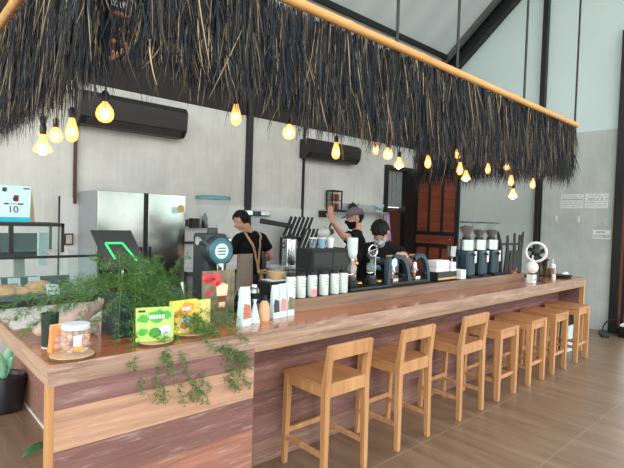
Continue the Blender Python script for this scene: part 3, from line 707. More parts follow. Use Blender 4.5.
st = thing('wall_dispenser', (4.52, 6.30, 1.72), 'small chrome dispenser on the tiles behind the barista with the tan straps', 'dispenser')
MB().box(-.14, .34, 0, .08, 0, .10).build('body', M_chrome, st, bevel=.02); MB().box(-.02, .14, -.006, 0, .02, .08).build('window', M_grindb, st)
# utensil rail on the tiles right of the fridge
ur = thing('utensil_rail', (3.25, 6.36, 1.38), 'black rail with small black holders on the tiles right of the fridge', 'rail')
for x0, x1, z0, z1 in ((.0, .12, .16, .26), (.17, .30, .14, .28)):
    MB().box(x0, x1, -.07, .02, z0, z1).build('holder', M_blackp, ur, bevel=.006)
MB().tube([(.40, -.04, .14), (.40, -.04, .30), (.40, -.04, .34), (.40, -.04, .36)], [.05, .04, .015, .02], 10).build('bottle', M_blackp, ur, True); MB().box(0, .48, -.02, .02, -.09, -.06).build('rail_bar', M_blackp, ur)

# ------------------------------------------------------------------ pastry case on the tiled wing
pc = thing('pastry_case', (.30, 3.77, 1.029), 'dark-framed glass pastry case on the white tiled counter wing', 'display case')
wX, dY = .98, .75
MB().box(0, wX, 0, dY, 0, .05).build('base', M_blackp, pc, bevel=.003)
MB().box(.02, wX-.02, .02, dY-.02, .05, .06).build('deck', M_blackp, pc)
MB().box(0, wX, 0, .018, .335, .353).build('front_rim', M_black, pc); MB().box(.0, wX, .004, .010, .05, .335).build('front_glass', M_case, pc)
MB().box(wX-.006, wX, .02, dY, .05, .335).build('side_glass', M_case, pc)
MB().box(0, wX, dY-.03, dY, .05, .12).build('rear_sill', M_black, pc)
fq = MB().box(0, .84, .38, .40, .55, .575).box(0, .84, dY-.02, dY, .55, .575).box(.82, .84, .38, dY, .55, .575).box(.82, .84, .38, .40, .345, .55).box(.82, .84, dY-.02, dY, .345, .55).box(.46, .49, .38, .40, .345, .55)
fq.build('upper_frame', M_black, pc); MB().box(0, .82, .386, .392, .353, .55).build('upper_glass', M_case, pc); MB().box(0, .84, .40, dY-.02, .56, .57).build('top_board', M_blackp, pc)
MB().box(0, wX, .012, dY, .343, .349).build('glass_shelf', M_case, pc); MB().box(0, .02, .0, dY, .05, .335).build('side_wall', M_blackp, pc)
PZ = 1.029+.060
PT = [(.66, 3.90, .11, .075, 'flat round baked pastry nearest the case front glass, by the left'), (.79, 3.93, .095, .05, 'long pale bread roll at the middle front of the pastry case'), (.92, 3.92, .085, .045, 'small pale bread roll right of the long roll in the pastry case'), (.73, 4.12, .12, .05, 'round browned pastry on the tray behind the long roll'), (.95, 4.10, .10, .07, 'golden domed bun at the back right of the pastry case'), (.55, 4.2, .10, .06, 'golden bun at the back left of the pastry case')]
for i, (x, y, r1, r2, lab) in enumerate(PT):
    t_ = thing('pastry', (x, y, PZ+.008), lab, 'pastry', 'pastries in the glass case')
    m = MB(); rr = random.Random(i)
    m.lathe([(r1*.8, 0), (r1, r2*.25), (r1*.95, r2*.55), (r1*.6, r2*.92), (r1*.2, r2)], (0, 0, 0), 20)
    m.v = [(a*(1+.05*math.sin(7*c+i)+rr.gauss(0, .015)), b*.75*(1+rr.gauss(0, .02)), c) for a, b, c in m.v]
    m.build('crust', M_bread, t_, True); MB().ell((0, 0, r2*.85), (r1*.45, r1*.3, r2*.2), None, 12, 8).build('topping', plain('topping%d' % i, ((206, 150, 90), (236, 214, 170), (226, 190, 140))[i % 3], 0.6), t_, True)
for i, (x, y, lab) in enumerate(((.62, 4.0, 'left grey tray under pastries in the case'), (.93, 4.02, 'right grey tray under buns in the case'))):
    t_ = thing('pastry_tray', (x, y, PZ), lab, 'tray', 'pastry trays in the case')
    MB().box(-.15, .15, -.19, .27, 0, .007).build('tray_base', M_blackp, t_, bevel=.002); MB().box(-.15, .15, -.194, -.188, 0, .014).build('rim', M_blackp, t_)
for i, (x, y, z, lab) in enumerate(((.60, 3.80, 0, 'price card leaning at the front left of the pastry case'), (.98, 3.81, 0, 'price card at the front right corner inside the pastry case'), (.70, 4.30, 0, 'price card at the back left of the pastry case'), (.83, 4.30, 0, 'price card at the back middle of the pastry case'), (.97, 4.31, 0, 'price card behind the golden bun in the pastry case'))):
    t_ = thing('price_card', (x, y, PZ+.008), lab, 'card', 'price cards in the pastry case'); m = MB()
    m.bar((0, 0, 0), (0, .03, .07), .085, .003, (0, 1, 0)); m.build('card_face', M_palecyan, t_)
    MB().bar((0, .008, .02), (0, .0125, .03), .06, .004, (0, 1, 0)).build('print_band', M_greyink, t_)
# dark machine seen through the case
pm = thing('card_reader', (.96, 4.74, 1.03), 'grey and black till machine standing behind the pastry case', 'till')
MB().box(-.16, .16, -.1, .16, 0, .08).build('base', M_blackp, pm, bevel=.01); MB().bar((0, .05, .08), (0, .10, .28), .08, .05, (0, 1, 0)).build('stand', plain('grey_till', (150, 150, 140), 0.5), pm); MB().bar((0, -.02, .26), (0, .14, .46), .34, .03, (0, 1, 0)).build('screen', M_blackp, pm, bevel=.005)
MB().box(.10, .17, -.16, -.10, .2, .48).build('receipt_paper', M_palecyan, pm)
# table tent sign on top of the case
tt = thing('tent_sign', (.85, 4.38, 1.606), 'white and teal folded drink sign standing on the pastry case top', 'sign')
m = MB(); m.add([(-.15, -.085, 0), (.075, -.085, 0), (.105, 0, .285), (-.12, 0, .285), (-.15, -.081, 0), (.075, -.081, 0), (.105, .004, .285), (-.12, .004, .285)], [(0,1,2,3), (7,6,5,4), (0,4,5,1), (1,5,6,2), (2,6,7,3), (3,7,4,0)])
m.build('front_panel', M_palecyan, tt)
m = MB(); m.add([(-.15, .085, 0), (.15, .07, 0), (.105, 0.005, .285), (-.12, 0.005, .285)], [(0,1,2,3)]); o = m.build('back_panel', M_cream, tt); o.modifiers.new('t', 'SOLIDIFY').thickness = .004
m = MB(); m.add([(.075, -.085, 0), (.15, .07, 0), (.105, 0.002, .285)], [(0, 1, 2)]); o = m.build('side_panel', M_cream, tt); o.modifiers.new('t', 'SOLIDIFY').thickness = .004
def onp(u, v, e=.0015):   # point on the leaning face
    return Vector((-.15+.225*u+.03*v, -.085+.085*v-e*.96, .285*v+e*.28))
def facequad(u0, u1, v0, v1, mb=None):
    mb = mb or MB(); a, b, c, d = onp(u0, v0), onp(u1, v0), onp(u1, v1), onp(u0, v1); k = Vector((0, -.001, .0004))
    return mb.add([a, b, c, d, a+k, b+k, c+k, d+k], [(0,3,2,1), (4,5,6,7), (0,1,5,4), (1,2,6,5), (2,3,7,6), (3,0,4,7)])
facequad(0, 1, 0, .13).build('teal_band', M_teal, tt)
q = facequad(.45, .62, .60, .66); facequad(.47, .62, .56, .73, q); q.build('cup_picture', plain('dark_red_drink', (110, 50, 60), 0.6), tt)
q = facequad(.20, .33, .47, .51); facequad(.62, .78, .47, .51, q); facequad(.30, .65, .485, .495, q); facequad(.75, .95, .91, .94, q); facequad(.12, .25, .82, .93, q); q.build('small_print', M_ink, tt)
lettering('10', .075, M_ink, tt, onp(.48, .33, .003), (math.radians(73), 0, 0))

# ------------------------------------------------------------------ fern, planter and the things around it
def frond(m, pts, rb, n, rr, needles=11, nl=.016, nw=.0011, taper=.5, m_stem=None):
    k = len(pts)
    if m_stem is not None: m_stem.tube(pts, [.0016*(1-.6*i/(k-1)) for i in range(k)], 5)
    for i in range(n):
        t = (i+rr.random())/n; t = .10+.90*t; f = t*(k-1); a = min(int(f), k-2); p = pts[a].lerp(pts[a+1], f-a); d = (pts[a+1]-pts[a]).normalized()
        x, y, _ = basis(d); an = rr.uniform(0, 6.28); side = (x*math.cos(an)+y*math.sin(an)*.6).normalized()
        bd = (side+d*rr.uniform(.3, .9)+Vector((0, 0, rr.uniform(-.15, .1)))).normalized(); L = rb*(1-taper*t)*rr.uniform(.6, 1.15)
        bx, by, _ = basis(bd); vs = []; base = len(m.v)
        e0 = p+bd*L; w = bx*.0009; m.add([p-w, p+w, e0+w*.3, e0-w*.3], [(0, 1, 2, 3)])
        for j in range(needles):
            q = p+bd*(L*(.12+.88*(j+rr.random())/needles)); a2 = rr.uniform(0, 6.28)
            nd = (bd*rr.uniform(.5, 1.1)+bx*math.cos(a2)+by*math.sin(a2)).normalized(); ee = q+nd*nl*rr.uniform(.6, 1.2); ww = nd.cross(Vector((rr.gauss(0, 1), rr.gauss(0, 1), rr.gauss(0, 1)))).normalized()*nw
            m.add([q-ww, q+ww, ee+ww*.4, ee-ww*.4], [(0, 1, 2, 3)])
def fern(root, targets, base, br, seed, rise=.22, rb=.055, dens=70, **kw):
    rr = random.Random(seed); m = MB(); ms = MB(); base = Vector(base)
    for tg, lift in targets:
        tg = Vector(tg); a = base+Vector((rr.uniform(-br[0], br[0]), rr.uniform(-br[1], br[1]), 0)); h = a.lerp(tg, .45); h.z = max(a.z, tg.z)+lift
        h2 = a.lerp(tg, .85); h2.z = max(tg.z, h2.z)+lift*.5
        pts = bez(a, a+Vector((0, 0, .10))+(h-a)*.3, h2+Vector((0, 0, .02)), tg, 14)
        L = sum((q-p).length for p, q in zip(pts, pts[1:]))
        frond(m, pts, rb, int(dens*L), rr, m_stem=ms, **kw)
    o = m.build('foliage', M_fleaf, root, False, 0, False); ms.build('stems', M_stem, root, True)
    return o
FX, FY = 1.17, 2.72
pf = thing('potted_fern', (FX, FY, ZT), 'large feathery asparagus fern in a dark ribbed planter, trailing over the counter edge', 'plant')
m = MB().box(-.19, .19, -.11, .11, 0, .25)
for i in range(20): x = -.185+i*.0195; m.box(x-.005, x+.005, -.114, -.11, .01, .24)
m.build('planter', M_planter, pf, bevel=.004); MB().box(-.18, .18, -.10, .10, .25, .256).build('soil', M_soil, pf)
rr = random.Random(21); T = []
for i in range(13):      # crown over the planter
    a = rr.uniform(0, 6.28); r_ = rr.uniform(.10, .46); T.append(((r_*math.cos(a)*1.05-.08, r_*math.sin(a)*.55-.02, .27+rr.uniform(-.06, .18)*(1-r_*.8)), rr.uniform(.02, .09)))
for i in range(13): T.append(((rr.uniform(-.66, -.25), rr.uniform(-.15, .25), rr.uniform(.01, .20)), rr.uniform(.05, .11)))
for i in range(2): T.append(((rr.uniform(.10, .35), rr.uniform(-.05, .2), rr.uniform(.16, .34)), rr.uniform(.03, .08)))
for x, y, z in ((-.10, -.46, -.20), (-.02, -.46, -.26), (.05, -.47, -.14), (.12, -.47, -.30), (.18, -.46, -.22), (.24, -.47, -.33), (-.16, -.46, -.08), (.02, -.46, -.06), (.40, -.47, -.12), (.46, -.47, -.20), (.44, -.46, -.24), (.49, -.47, -.16), (.30, -.47, -.05)):
    T.append(((x-.03, y, z), rr.uniform(.0, .06)))
for i in range(16):
    T.append(((rr.choice((rr.uniform(-.14, .28), rr.uniform(.36, .52))), rr.uniform(-.47, -.45), rr.uniform(-.32, -.02)), rr.uniform(0, .05)))
for i in range(2): T.append(((rr.uniform(.10, .4), rr.uniform(-.12, .15), rr.uniform(.10, .32)), rr.uniform(.03, .08)))
for x, y in ((.34, -.24), (.42, -.28), (.52, -.26), (.26, -.30), (-.35, -.22), (-.2, -.3), (.60, -.22)): T.append(((x, y, .03), .06))
fern(pf, [((x-.05, y, z), l) for (x, y, z), l in T], (-.06, 0, .25), (.12, .08), 5, dens=130, rb=.058, needles=14, nl=.014, nw=.0009)
f2 = thing('potted_fern', (1.46, 3.0, ZT), 'smaller fern in a dark pot between the fridge and the coffee poster', 'plant')
MB().lathe([(.06, 0), (.085, .14), (.08, .14), (.07, .12)], (0, 0, 0), 20).build('pot', M_planter, f2, True)
T = []
for i in range(22): a = rr.uniform(0, 6.28); r_ = rr.uniform(.06, .22); T.append(((r_*math.cos(a)-.02, r_*math.sin(a)*.7, .16+rr.uniform(0, .24)), rr.uniform(.03, .1)))
fern(f2, T, (0, 0, .12), (.04, .04), 8, dens=90)
# tilted menu board on a chrome pole
mbd = thing('tilted_menu_board', (1.10, 2.96, ZT), 'tilted black board with green lit bracket on a chrome pole above the fern', 'sign')
def quadslab(tl, tr, br_, bl, th, mb=None):
    tl, tr, br_, bl = map(Vector, (tl, tr, br_, bl)); n = (tr-tl).cross(bl-tl).normalized()*th; mb = mb or MB()
    return mb.add([tl, tr, br_, bl, tl-n, tr-n, br_-n, bl-n], [(0,1,2,3), (7,6,5,4), (0,4,5,1), (1,5,6,2), (2,6,7,3), (3,7,4,0)])
tl, tr, br_, bl = Vector((-.119, .09, .566)), Vector((.124, .09, .566)), Vector((.195, -.03, .335)), Vector((-.05, -.03, .335))
nn = (tr-tl).cross(bl-tl).normalized()
if nn.y > 0: nn = -nn
quadslab(tl, tr, br_, bl, .014).build('board', plain('board_black', (38, 44, 44), 0.3), mbd)
def onb(u, v, e=.0155): return tl.lerp(tr, u).lerp(bl.lerp(br_, u), v)+nn*e
def bstrip(m, u0, v0, u1, v1, w):
    m.bar(onb(u0, v0), onb(u1, v1), w, .004, nn)
m = MB(); bstrip(m, .20, .34, .62, .34, .012); bstrip(m, .20, .34, .26, .75, .012); bstrip(m, .62, .34, .78, .80, .012); m.build('green_bracket', M_greenled, mbd)
MB().tube([(-.045, -.16, 0), (.035, -.035, .33), (.04, .02, .42)], .0075, 10).build('pole', M_chrome, mbd, True); MB().lathe([(.055, 0), (.055, .006), (.02, .012)], (-.045, -.16, 0), 20).build('foot', M_chrome, mbd, True)
# snack jar on its wood slice
ws = thing('wood_slice', (.70, 2.395, ZT), 'round wood slice under the snack jar at the counter corner', 'wood slice')
MB().lathe([(.092, 0), (.094, .010), (.091, .016)], (0, 0, 0), 28, sx=1.05).build('disc', M_slice, ws, True); MB().lathe([(.0975, .001), (.0985, .008), (.0965, .013)], (0, 0, 0), 28, sx=1.03).build('bark', M_bark, ws, True)
sj = thing('snack_jar', (.715, 2.40, ZT+.017), 'clear jar of orange and pink snacks with pale blue lid on wood slice', 'jar')
MB().lathe([(.058, 0), (.064, .008), (.064, .105), (.058, .118), (.056, .118)], (0, 0, 0), 24).build('jar_glass', M_glass, sj, True)
rr = random.Random(5); ma, mb2 = MB(), MB()
for i in range(150):
    a = rr.uniform(0, 6.28); q = .052*math.sqrt(rr.random()*.6+.4); c = (q*math.cos(a), q*math.sin(a), rr.uniform(.012, .105)); (ma if rr.random() < .5 else mb2).ell(c, (rr.uniform(.007, .013), rr.uniform(.006, .01), rr.uniform(.004, .008)), Matrix.Rotation(rr.random()*3, 3, 'X'), 7, 5)
ma.build('snacks', M_snack, sj, True)['kind'] = 'stuff'; mb2.build('pale_snacks', M_snackp, sj, True)['kind'] = 'stuff'
MB().lathe([(.061, .114), (.0625, .118), (.0625, .134), (.058, .138)], (0, 0, 0), 24).build('lid', M_bluecap, sj, True)
MB().box(-.028, .006, -.0665, -.0645, .045, .095).build('label', M_palecyan, sj); MB().ell((-.005, -.064, .03), (.020, .004, .014), None, 12, 8).build('orange_print', M_orange, sj, True)
dg = thing('dark_glass', (.665, 2.64, ZT), 'dark green glass tumbler on the counter behind the snack jar', 'glass')
MB().lathe([(.030, 0), (.036, .006), (.042, .17), (.039, .17), (.033, .012)], (0, 0, 0), 20).build('tumbler', M_gdark, dg, True); MB().lathe([(.038, 0), (.038, .004)], (0, 0, -.0), 20).build('foot', M_wplastic, dg, True)
dw = thing('driftwood', (.84, 2.80, ZT), 'pale gnarled driftwood log lying under the fern fronds', 'driftwood')
m = MB(); m.cap2((-.17, .02, .06), (-.03, 0, .085), .045, .055); m.cap2((-.03, 0, .085), (.12, .03, .15), .055, .035); m.cap2((.0, 0, .08), (.05, -.04, .17), .035, .012); m.cap2((-.05, 0, .05), (.08, .0, .035), .045, .035); m.cap2((.08, .02, .13), (.17, .0, .20), .03, .012)
remesh(m, 'log', M_drift, dw, .008, 3)
# printed cards on wood slices
def slice_(x, y, label, r=.085):
    w = thing('wood_slice', (x, y, ZT), label, 'wood slice'); MB().lathe([(r, 0), (r+.002, .010), (r-.002, .016)], (0, 0, 0), 26, sx=1.2).build('disc', M_slice, w, True)
    MB().lathe([(r+.004, .001), (r+.005, .008), (r+.003, .013)], (0, 0, 0), 26, sx=1.19).build('bark', M_bark, w, True)
slice_(1.115, 2.40, 'round wood slice under the green printed box', .075); slice_(1.36, 2.475, 'round wood slice under the yellow printed box', .095)
def blot(mb, x, z, r, y, seed, n=14, jag=.25):
    q = random.Random(seed); pts = [(x+r*(1+q.uniform(-jag, jag))*math.cos(6.283*i/n), z+r*.8*(1+q.uniform(-jag, jag))*math.sin(6.283*i/n)) for i in range(n)]
    return mb.prism(pts, y-.0012, y)
gb = thing('printed_box', (1.10, 2.385, ZT+.0165), 'green printed drink box standing on a wood slice', 'box', None, -.28)
MB().box(-.095, .095, 0, .03, 0, .175).build('carton', M_lgreen, gb, bevel=.002)
m = MB(); blot(m, .01, .13, .045, 0, 1); blot(m, -.06, .12, .028, 0, 2); blot(m, .055, .135, .03, 0, 3); blot(m, -.062, .05, .025, 0, 5); m.build('leaf_print', M_green, gb)
m = MB(); blot(m, .0, .045, .032, 0, 6, 18, .1); m.build('fruit_print', plain('deep_green_print', (70, 150, 60), 0.5, 0, .3, 60), gb); m = MB(); blot(m, .05, .055, .034, 0, 7, 18, .15); m.build('ice_print', M_palecyan, gb)
MB().box(-.085, -.05, -.002, 0, .155, .166).build('corner_print', M_ink, gb)
m = MB(); rr = random.Random(2)
for i in range(5): m.box(-.03+i*.016, -.018+i*.016, -.0025, -.0012, .118, .138)
m.build('title_print', M_wplastic, gb)
yb = thing('printed_box', (1.37, 2.46, ZT+.0165), 'yellow two-panel printed drink box standing on a wood slice', 'box', None, .12)
MB().box(-.15, .02, 0, .03, 0, .185).build('left_panel', M_yellow, yb, bevel=.002)
rp_ = MB(); quadslab((.02, .004, .178), (.125, .035, .172), (.125, .035, .004), (.02, .004, .0), .012, rp_); rp_.build('right_panel', plain('pale_yellow_card', (232, 222, 130), 0.5), yb)
m = MB(); blot(m, -.055, .135, .05, 0, 11); blot(m, -.12, .11, .025, 0, 12); blot(m, .0, .10, .02, 0, 14); m.build('fruit_print', M_orange, yb); m = MB(); blot(m, -.06, .055, .045, 0, 13, 18, .1); m.build('ice_print', M_palecyan, yb); m = MB(); blot(m, -.07, .045, .026, -.0012, 15, 18, .1); m.build('orange_bowl_print', plain('burnt_orange', (216, 130, 50), 0.5), yb)
m = MB(); blot(m, 0, .13, .032, 0, 16); blot(m, .02, .04, .018, 0, 17)
m.v = [(.072+x*.96, .0185+x*.28+y, z) for x, y, z in m.v]; m.build('green_print', plain('deep_green', (50, 120, 80), 0.5, 0, .3, 60), yb)
m = MB(); blot(m, 0, .045, .034, .0, 18, 18, .1); m.v = [(.068+x*.96, .0195+x*.28+y, z) for x, y, z in m.v]; m.build('pale_print', M_palecyan, yb)
m = MB()
for i in range(4): m.box(-.085+i*.016, -.073+i*.016, -.0025, -.0012, .128, .148)
m.build('title_print', M_wplastic, yb)
# acrylic poster stand
ps = thing('poster_stand', (1.66, 2.68, ZT), 'upright poster of an iced coffee and red flowers on the counter', 'poster', None, -.05)
MB().box(-.118, .118, 0, .006, 0, .33).build('poster_sheet', M_posterbg, ps); MB().box(-.12, .12, -.05, .05, 0, .004).build('stand_base', M_glass, ps)
m = MB(); blot(m, -.03, .275, .055, 0, 21, 18, .35); blot(m, -.075, .285, .04, 0, 22, 18, .35); blot(m, .005, .245, .03, 0, 23, 14, .4); m.build('flower_print', M_flower, ps)
m = MB(); blot(m, -.07, .19, .022, 0, 24, 18, .1); m.build('badge_print', M_red, ps)
m = MB(); m.prism([(.0, .06), (.05, .06), (.062, .20), (-.01, .20)], -.0014, 0); m.build('coffee_print', M_coffee, ps); m = MB(); m.prism([(-.012, .165), (.062, .165), (.068, .235), (.03, .248), (-.016, .225)], -.0018, 0); m.build('cream_print', M_cream, ps); m = MB(); m.prism([(.004, .09), (.046, .09), (.05, .125), (.002, .125)], -.0018, 0); m.build('ice_print', M_cream, ps)
m = MB(); m.bar((.02, -.001, .235), (-.005, -.001, .27), .006, .002); m.build('straw_print', M_orange, ps); m = MB(); blot(m, -.08, .06, .04, 0, 27, 14, .4); blot(m, .09, .05, .03, 0, 28, 14, .4); m.build('foliage_print', plain('dark_foliage_print', (64, 84, 52), 0.6, 0, .3, 40), ps)
# big shop grinder
gr = thing('coffee_grinder', (1.752, 2.93, ZT), 'large dark shop coffee grinder with clear hopper and round teal badge', 'coffee grinder')
MB().box(-.13, .13, -.11, .14, 0, .05).build('base', M_blackp, gr, bevel=.01); MB().box(-.085, .085, -.07, .12, .05, .56).build('body', plain('grinder_body', (38, 50, 54), 0.4), gr, bevel=.02)
MB().lathe([(.095, 0), (.105, .01), (.105, .085), (.092, .10)], (0, -.02, .445), 32, (0, -1, 0)).build('burr_housing', plain('housing', (40, 52, 58), 0.35), gr, True)
bd = MB().lathe([(.090, .10), (.086, .108), (.06, .110)], (0, -.02, .445), 32, (0, -1, 0)).build('badge', M_badge, gr, True)
MB().lathe([(.052, .1105), (.050, .113), (.03, .1135)], (0, -.02, .445), 32, (0, -1, 0)).build('badge_face', M_palecyan, bd, True)
m = MB()
for i in range(24):
    a = 6.283*i/24
    if i % 12 < 9: m.bar((.072*math.cos(a), -.131, .445+.072*math.sin(a)), (.080*math.cos(a), -.131, .445+.080*math.sin(a)), .007, .003, (0, 1, 0))
for r_ in (-.02, 0, .02): m.box(-.03, .03, -.1365, -.1335, .442+r_, .449+r_)
m.build('badge_lettering', M_grindb, bd)
for s_ in (-1, 1): MB().tube([(s_*.085, -.02, .51), (s_*.125, -.02, .51)], [.022, .03], 12).build('side_knob', M_chrome, gr, True)
MB().tube([(0, 0, .55), (0, 0, .60)], [.04, .035], 16).build('hopper_neck', M_blackp, gr, True)
MB().lathe([(.035, .60), (.05, .625), (.105, .70), (.118, .80), (.115, .80), (.10, .70), (.045, .63), (.03, .61)], (0, 0, 0), 28).build('hopper', M_hopper, gr, True); MB().lathe([(.121, .795), (.121, .815), (.10, .82)], (0, 0, 0), 28).build('hopper_lid', M_badge, gr, True)
MB().tube([(0, -.11, .36), (0, -.12, .22)], [.03, .022], 12).build('spout', M_chrome, gr, True)
# white tin with black handle and tongs near the second fern
wt = thing('lidded_tin', (1.36, 2.80, ZT), 'small white tin with black wire handle on a chrome foot behind the fern', 'tin')
MB().tube([(0, 0, 0), (0, 0, .14)], .008, 8).build('foot_rod', M_chrome, wt, True); MB().lathe([(.04, 0), (.04, .006)], (0, 0, 0), 16).build('foot', M_chrome, wt, True); MB().lathe([(.035, .14), (.04, .145), (.04, .20), (.036, .205)], (0, 0, 0), 18).build('can', M_wplastic, wt, True)
MB().tube(bez((-.035, 0, .20), (-.04, 0, .27), (.04, 0, .27), (.035, 0, .20), 10), .008, 6).build('handle', M_black, wt, True)
tg = thing('serving_tongs', (1.50, 2.80, ZT), 'silver tongs leaning upright behind the printed boxes', 'tongs')
MB().bar((.04, 0, 0), (-.03, .02, .25), .014, .006, (0, 1, 0)).build('arm', M_chrome, tg); MB().bar((.055, 0, 0), (-.025, .02, .25), .014, .006, (0, 1, 0)).build('arm', M_chrome, tg)

# ------------------------------------------------------------------ small packages on the counter top
def pouch(x, y, w, h, d, label, rz, pic, cls='coffee_bag', body=None):
    p = thing(cls, (x, y, ZT), label, 'bag', None, rz)
    m = MB(); k = 8
    for j in range(k+1):
        v = j/k; th = d*(1-v)**.6*.5+.002
        for sx, sy in ((-1, -1), (1, -1), (1, 1), (-1, 1)): m.v.append((sx*w/2*(1-.06*math.sin(math.pi*v)), sy*th, v*h))
    for j in range(k):
        for i in range(4): m.f.append((j*4+i, j*4+(i+1) % 4, j*4+4+(i+1) % 4, j*4+4+i))
    m.f += [(3, 2, 1, 0), (k*4, k*4+1, k*4+2, k*4+3)]; m.mi = [0]*len(m.f)
    m.build('pouch', body or M_palecyan, p, True)
    MB().bar((-w/2*.98, 0, h-.012), (w/2*.98, 0, h-.012), .007, .02).build('seal', M_wplastic, p)
    if pic:
        th0 = d*(1-.18)**.6*.5+.002; th1 = d*(1-.52)**.6*.5+.002; q = MB(); ww = w*.42
        q.add([(-ww, -th0-.002, h*.18), (ww, -th0-.002, h*.18), (ww*.9, -th1-.002, h*.52), (-ww*.6, -th1-.002, h*.58), (-ww, -th1-.001, h*.40)], [(0, 1, 2, 3, 4)]); o = q.build('picture', pic, p)
        o.modifiers.new('t', 'SOLIDIFY').thickness = .001
    return p
pouch(1.74, 2.50, .085, .24, .05, 'white bag with brown cacao picture beside the coffee poster', .25, plain('cacao_print', (190, 120, 96), 0.6, 0, .3, 40))
pouch(2.035, 2.565, .062, .225, .04, 'leftmost of three white drip bags, plain front with dark slits', .1, plain('dark_slit', (66, 66, 76), 0.6))
pouch(2.105, 2.575, .066, .228, .04, 'middle white drip bag with pink picture', .1, M_pink); pouch(2.18, 2.585, .066, .232, .04, 'white drip bag with green-brown picture, next to the carton row', .1, plain('olive_print', (120, 112, 84), 0.6, 0, .3, 40))
pouch(.685, 2.53, .10, .135, .05, 'crinkled pouch of orange crackers standing behind the snack jar', .15, M_snackp, 'snack_pouch', M_snack)
cn = thing('paper_cone', (1.835, 2.52, ZT), 'small silvery white cone package between the cacao bag and the wooden bottle', 'package')
MB().lathe([(.034, 0), (.036, .004), (.008, .125), (.006, .14)], (0, 0, 0), 16, sx=1.1).build('cone', M_palecyan, cn, True); MB().lathe([(.009, .13), (.012, .14), (.012, .15)], (0, 0, 0), 10).build('tip', M_wplastic, cn, True)
wbt = thing('kraft_bottle', (1.92, 2.53, ZT), 'tan kraft bottle with black cap on the counter', 'bottle')
MB().lathe([(.034, 0), (.037, .006), (.037, .085), (.026, .12), (.014, .135)], (0, 0, 0), 20).build('bottle_body', M_tanb, wbt, True); MB().lathe([(.015, .135), (.016, .14), (.016, .165), (.012, .168)], (0, 0, 0), 14).build('cap', M_blackp, wbt, True)
for x, y, l in ((1.86, 2.70, 'chrome shaker with black collar behind the cone package'), (1.985, 2.74, 'chrome shaker with black collar behind the kraft bottle')):
    s_ = thing('shaker', (x, y, ZT), l, 'shaker', 'chrome shakers behind the bags')
    MB().lathe([(.036, 0), (.042, .01), (.044, .12)], (0, 0, 0), 20).build('cup', M_chrome, s_, True); MB().lathe([(.046, .115), (.047, .15), (.042, .155)], (0, 0, 0), 20).build('collar', M_blackp, s_, True); MB().lathe([(.040, .155), (.038, .18), (.024, .195), (.02, .21)], (0, 0, 0), 20).build('top', M_chrome, s_, True)
# pale cartons in a row on the ledge
ZL = 1.1105
CL = ['pale carton on the ledge nearest the drip bags', 'second pale carton from the drip bags on the ledge', 'pale carton with pink panel on the ledge', 'pale carton just right of the one with pink panel', 'second carton from the siphon, on the ledge', 'pale carton on the ledge nearest the siphon brewer']
for i, (x, l) in enumerate(zip((2.285, 2.385, 2.50, 2.625, 2.745, 2.845), CL)):
    c = thing('drink_carton', (x, 2.70, ZL), l, 'carton', 'pale cartons along the ledge')
    MB().lathe([(.036, 0), (.039, .004), (.039, .145), (.034, .160), (.030, .165)], (0, 0, 0), 18).build('can', M_can, c, True); MB().lathe([(.031, .163), (.032, .168), (.032, .185), (.028, .188)], (0, 0, 0), 16).build('lid', M_blackp, c, True)
    MB().tube([(-.027, 0, .18), (-.027, 0, .215), (.027, 0, .215), (.027, 0, .18)], .004, 6).build('loop_handle', M_blackp, c, True)
    q = MB()
    a0 = -1.5; rr = random.Random(i)
    for j in range(3):
        zz = .128-j*.02
        for a in range(4): an = -2.0+a*.28; q.bar((.0395*math.cos(an), .0395*math.sin(an), zz), (.0395*math.cos(an+.2), .0395*math.sin(an+.2), zz), .0015, .006)
    q.build('small_print', M_greyink, c)
    if i == 2:
        q = MB()
        for a in range(8): an = -2.4+a*.2; q.bar((.0397*math.cos(an), .0397*math.sin(an), .035), (.0397*math.cos(an+.21), .0397*math.sin(an+.21), .035), .0015, .045)
        q.build('pink_panel', M_pink, c)
# tan bowl on black scale
sc_ = thing('coffee_scale', (2.27, 2.88, ZL), 'black box scale on the ledge under the tan bowl', 'scale')
MB().box(-.10, .10, -.075, .075, 0, .115).build('body', M_blackp, sc_, bevel=.008); MB().box(-.07, .07, -.07, .06, .115, .122).build('plate', M_wplastic, sc_, bevel=.003)
tb = thing('dripper_bowl', (2.29, 2.88, ZL+.1225), 'tan coffee bowl with glass rim standing on the black scale', 'bowl')
MB().lathe([(.035, 0), (.045, .01), (.062, .04), (.064, .06), (.058, .06)], (0, 0, 0), 22).build('bowl_body', M_tan, tb, True); MB().lathe([(.06, .055), (.066, .11), (.064, .11), (.057, .058)], (0, 0, 0), 22).build('glass_rim', M_hopper, tb, True); MB().tube(bez((.06, 0, .05), (.10, 0, .05), (.10, 0, .0), (.05, 0, .01), 8), .005, 6).build('handle', M_glass, tb, True)
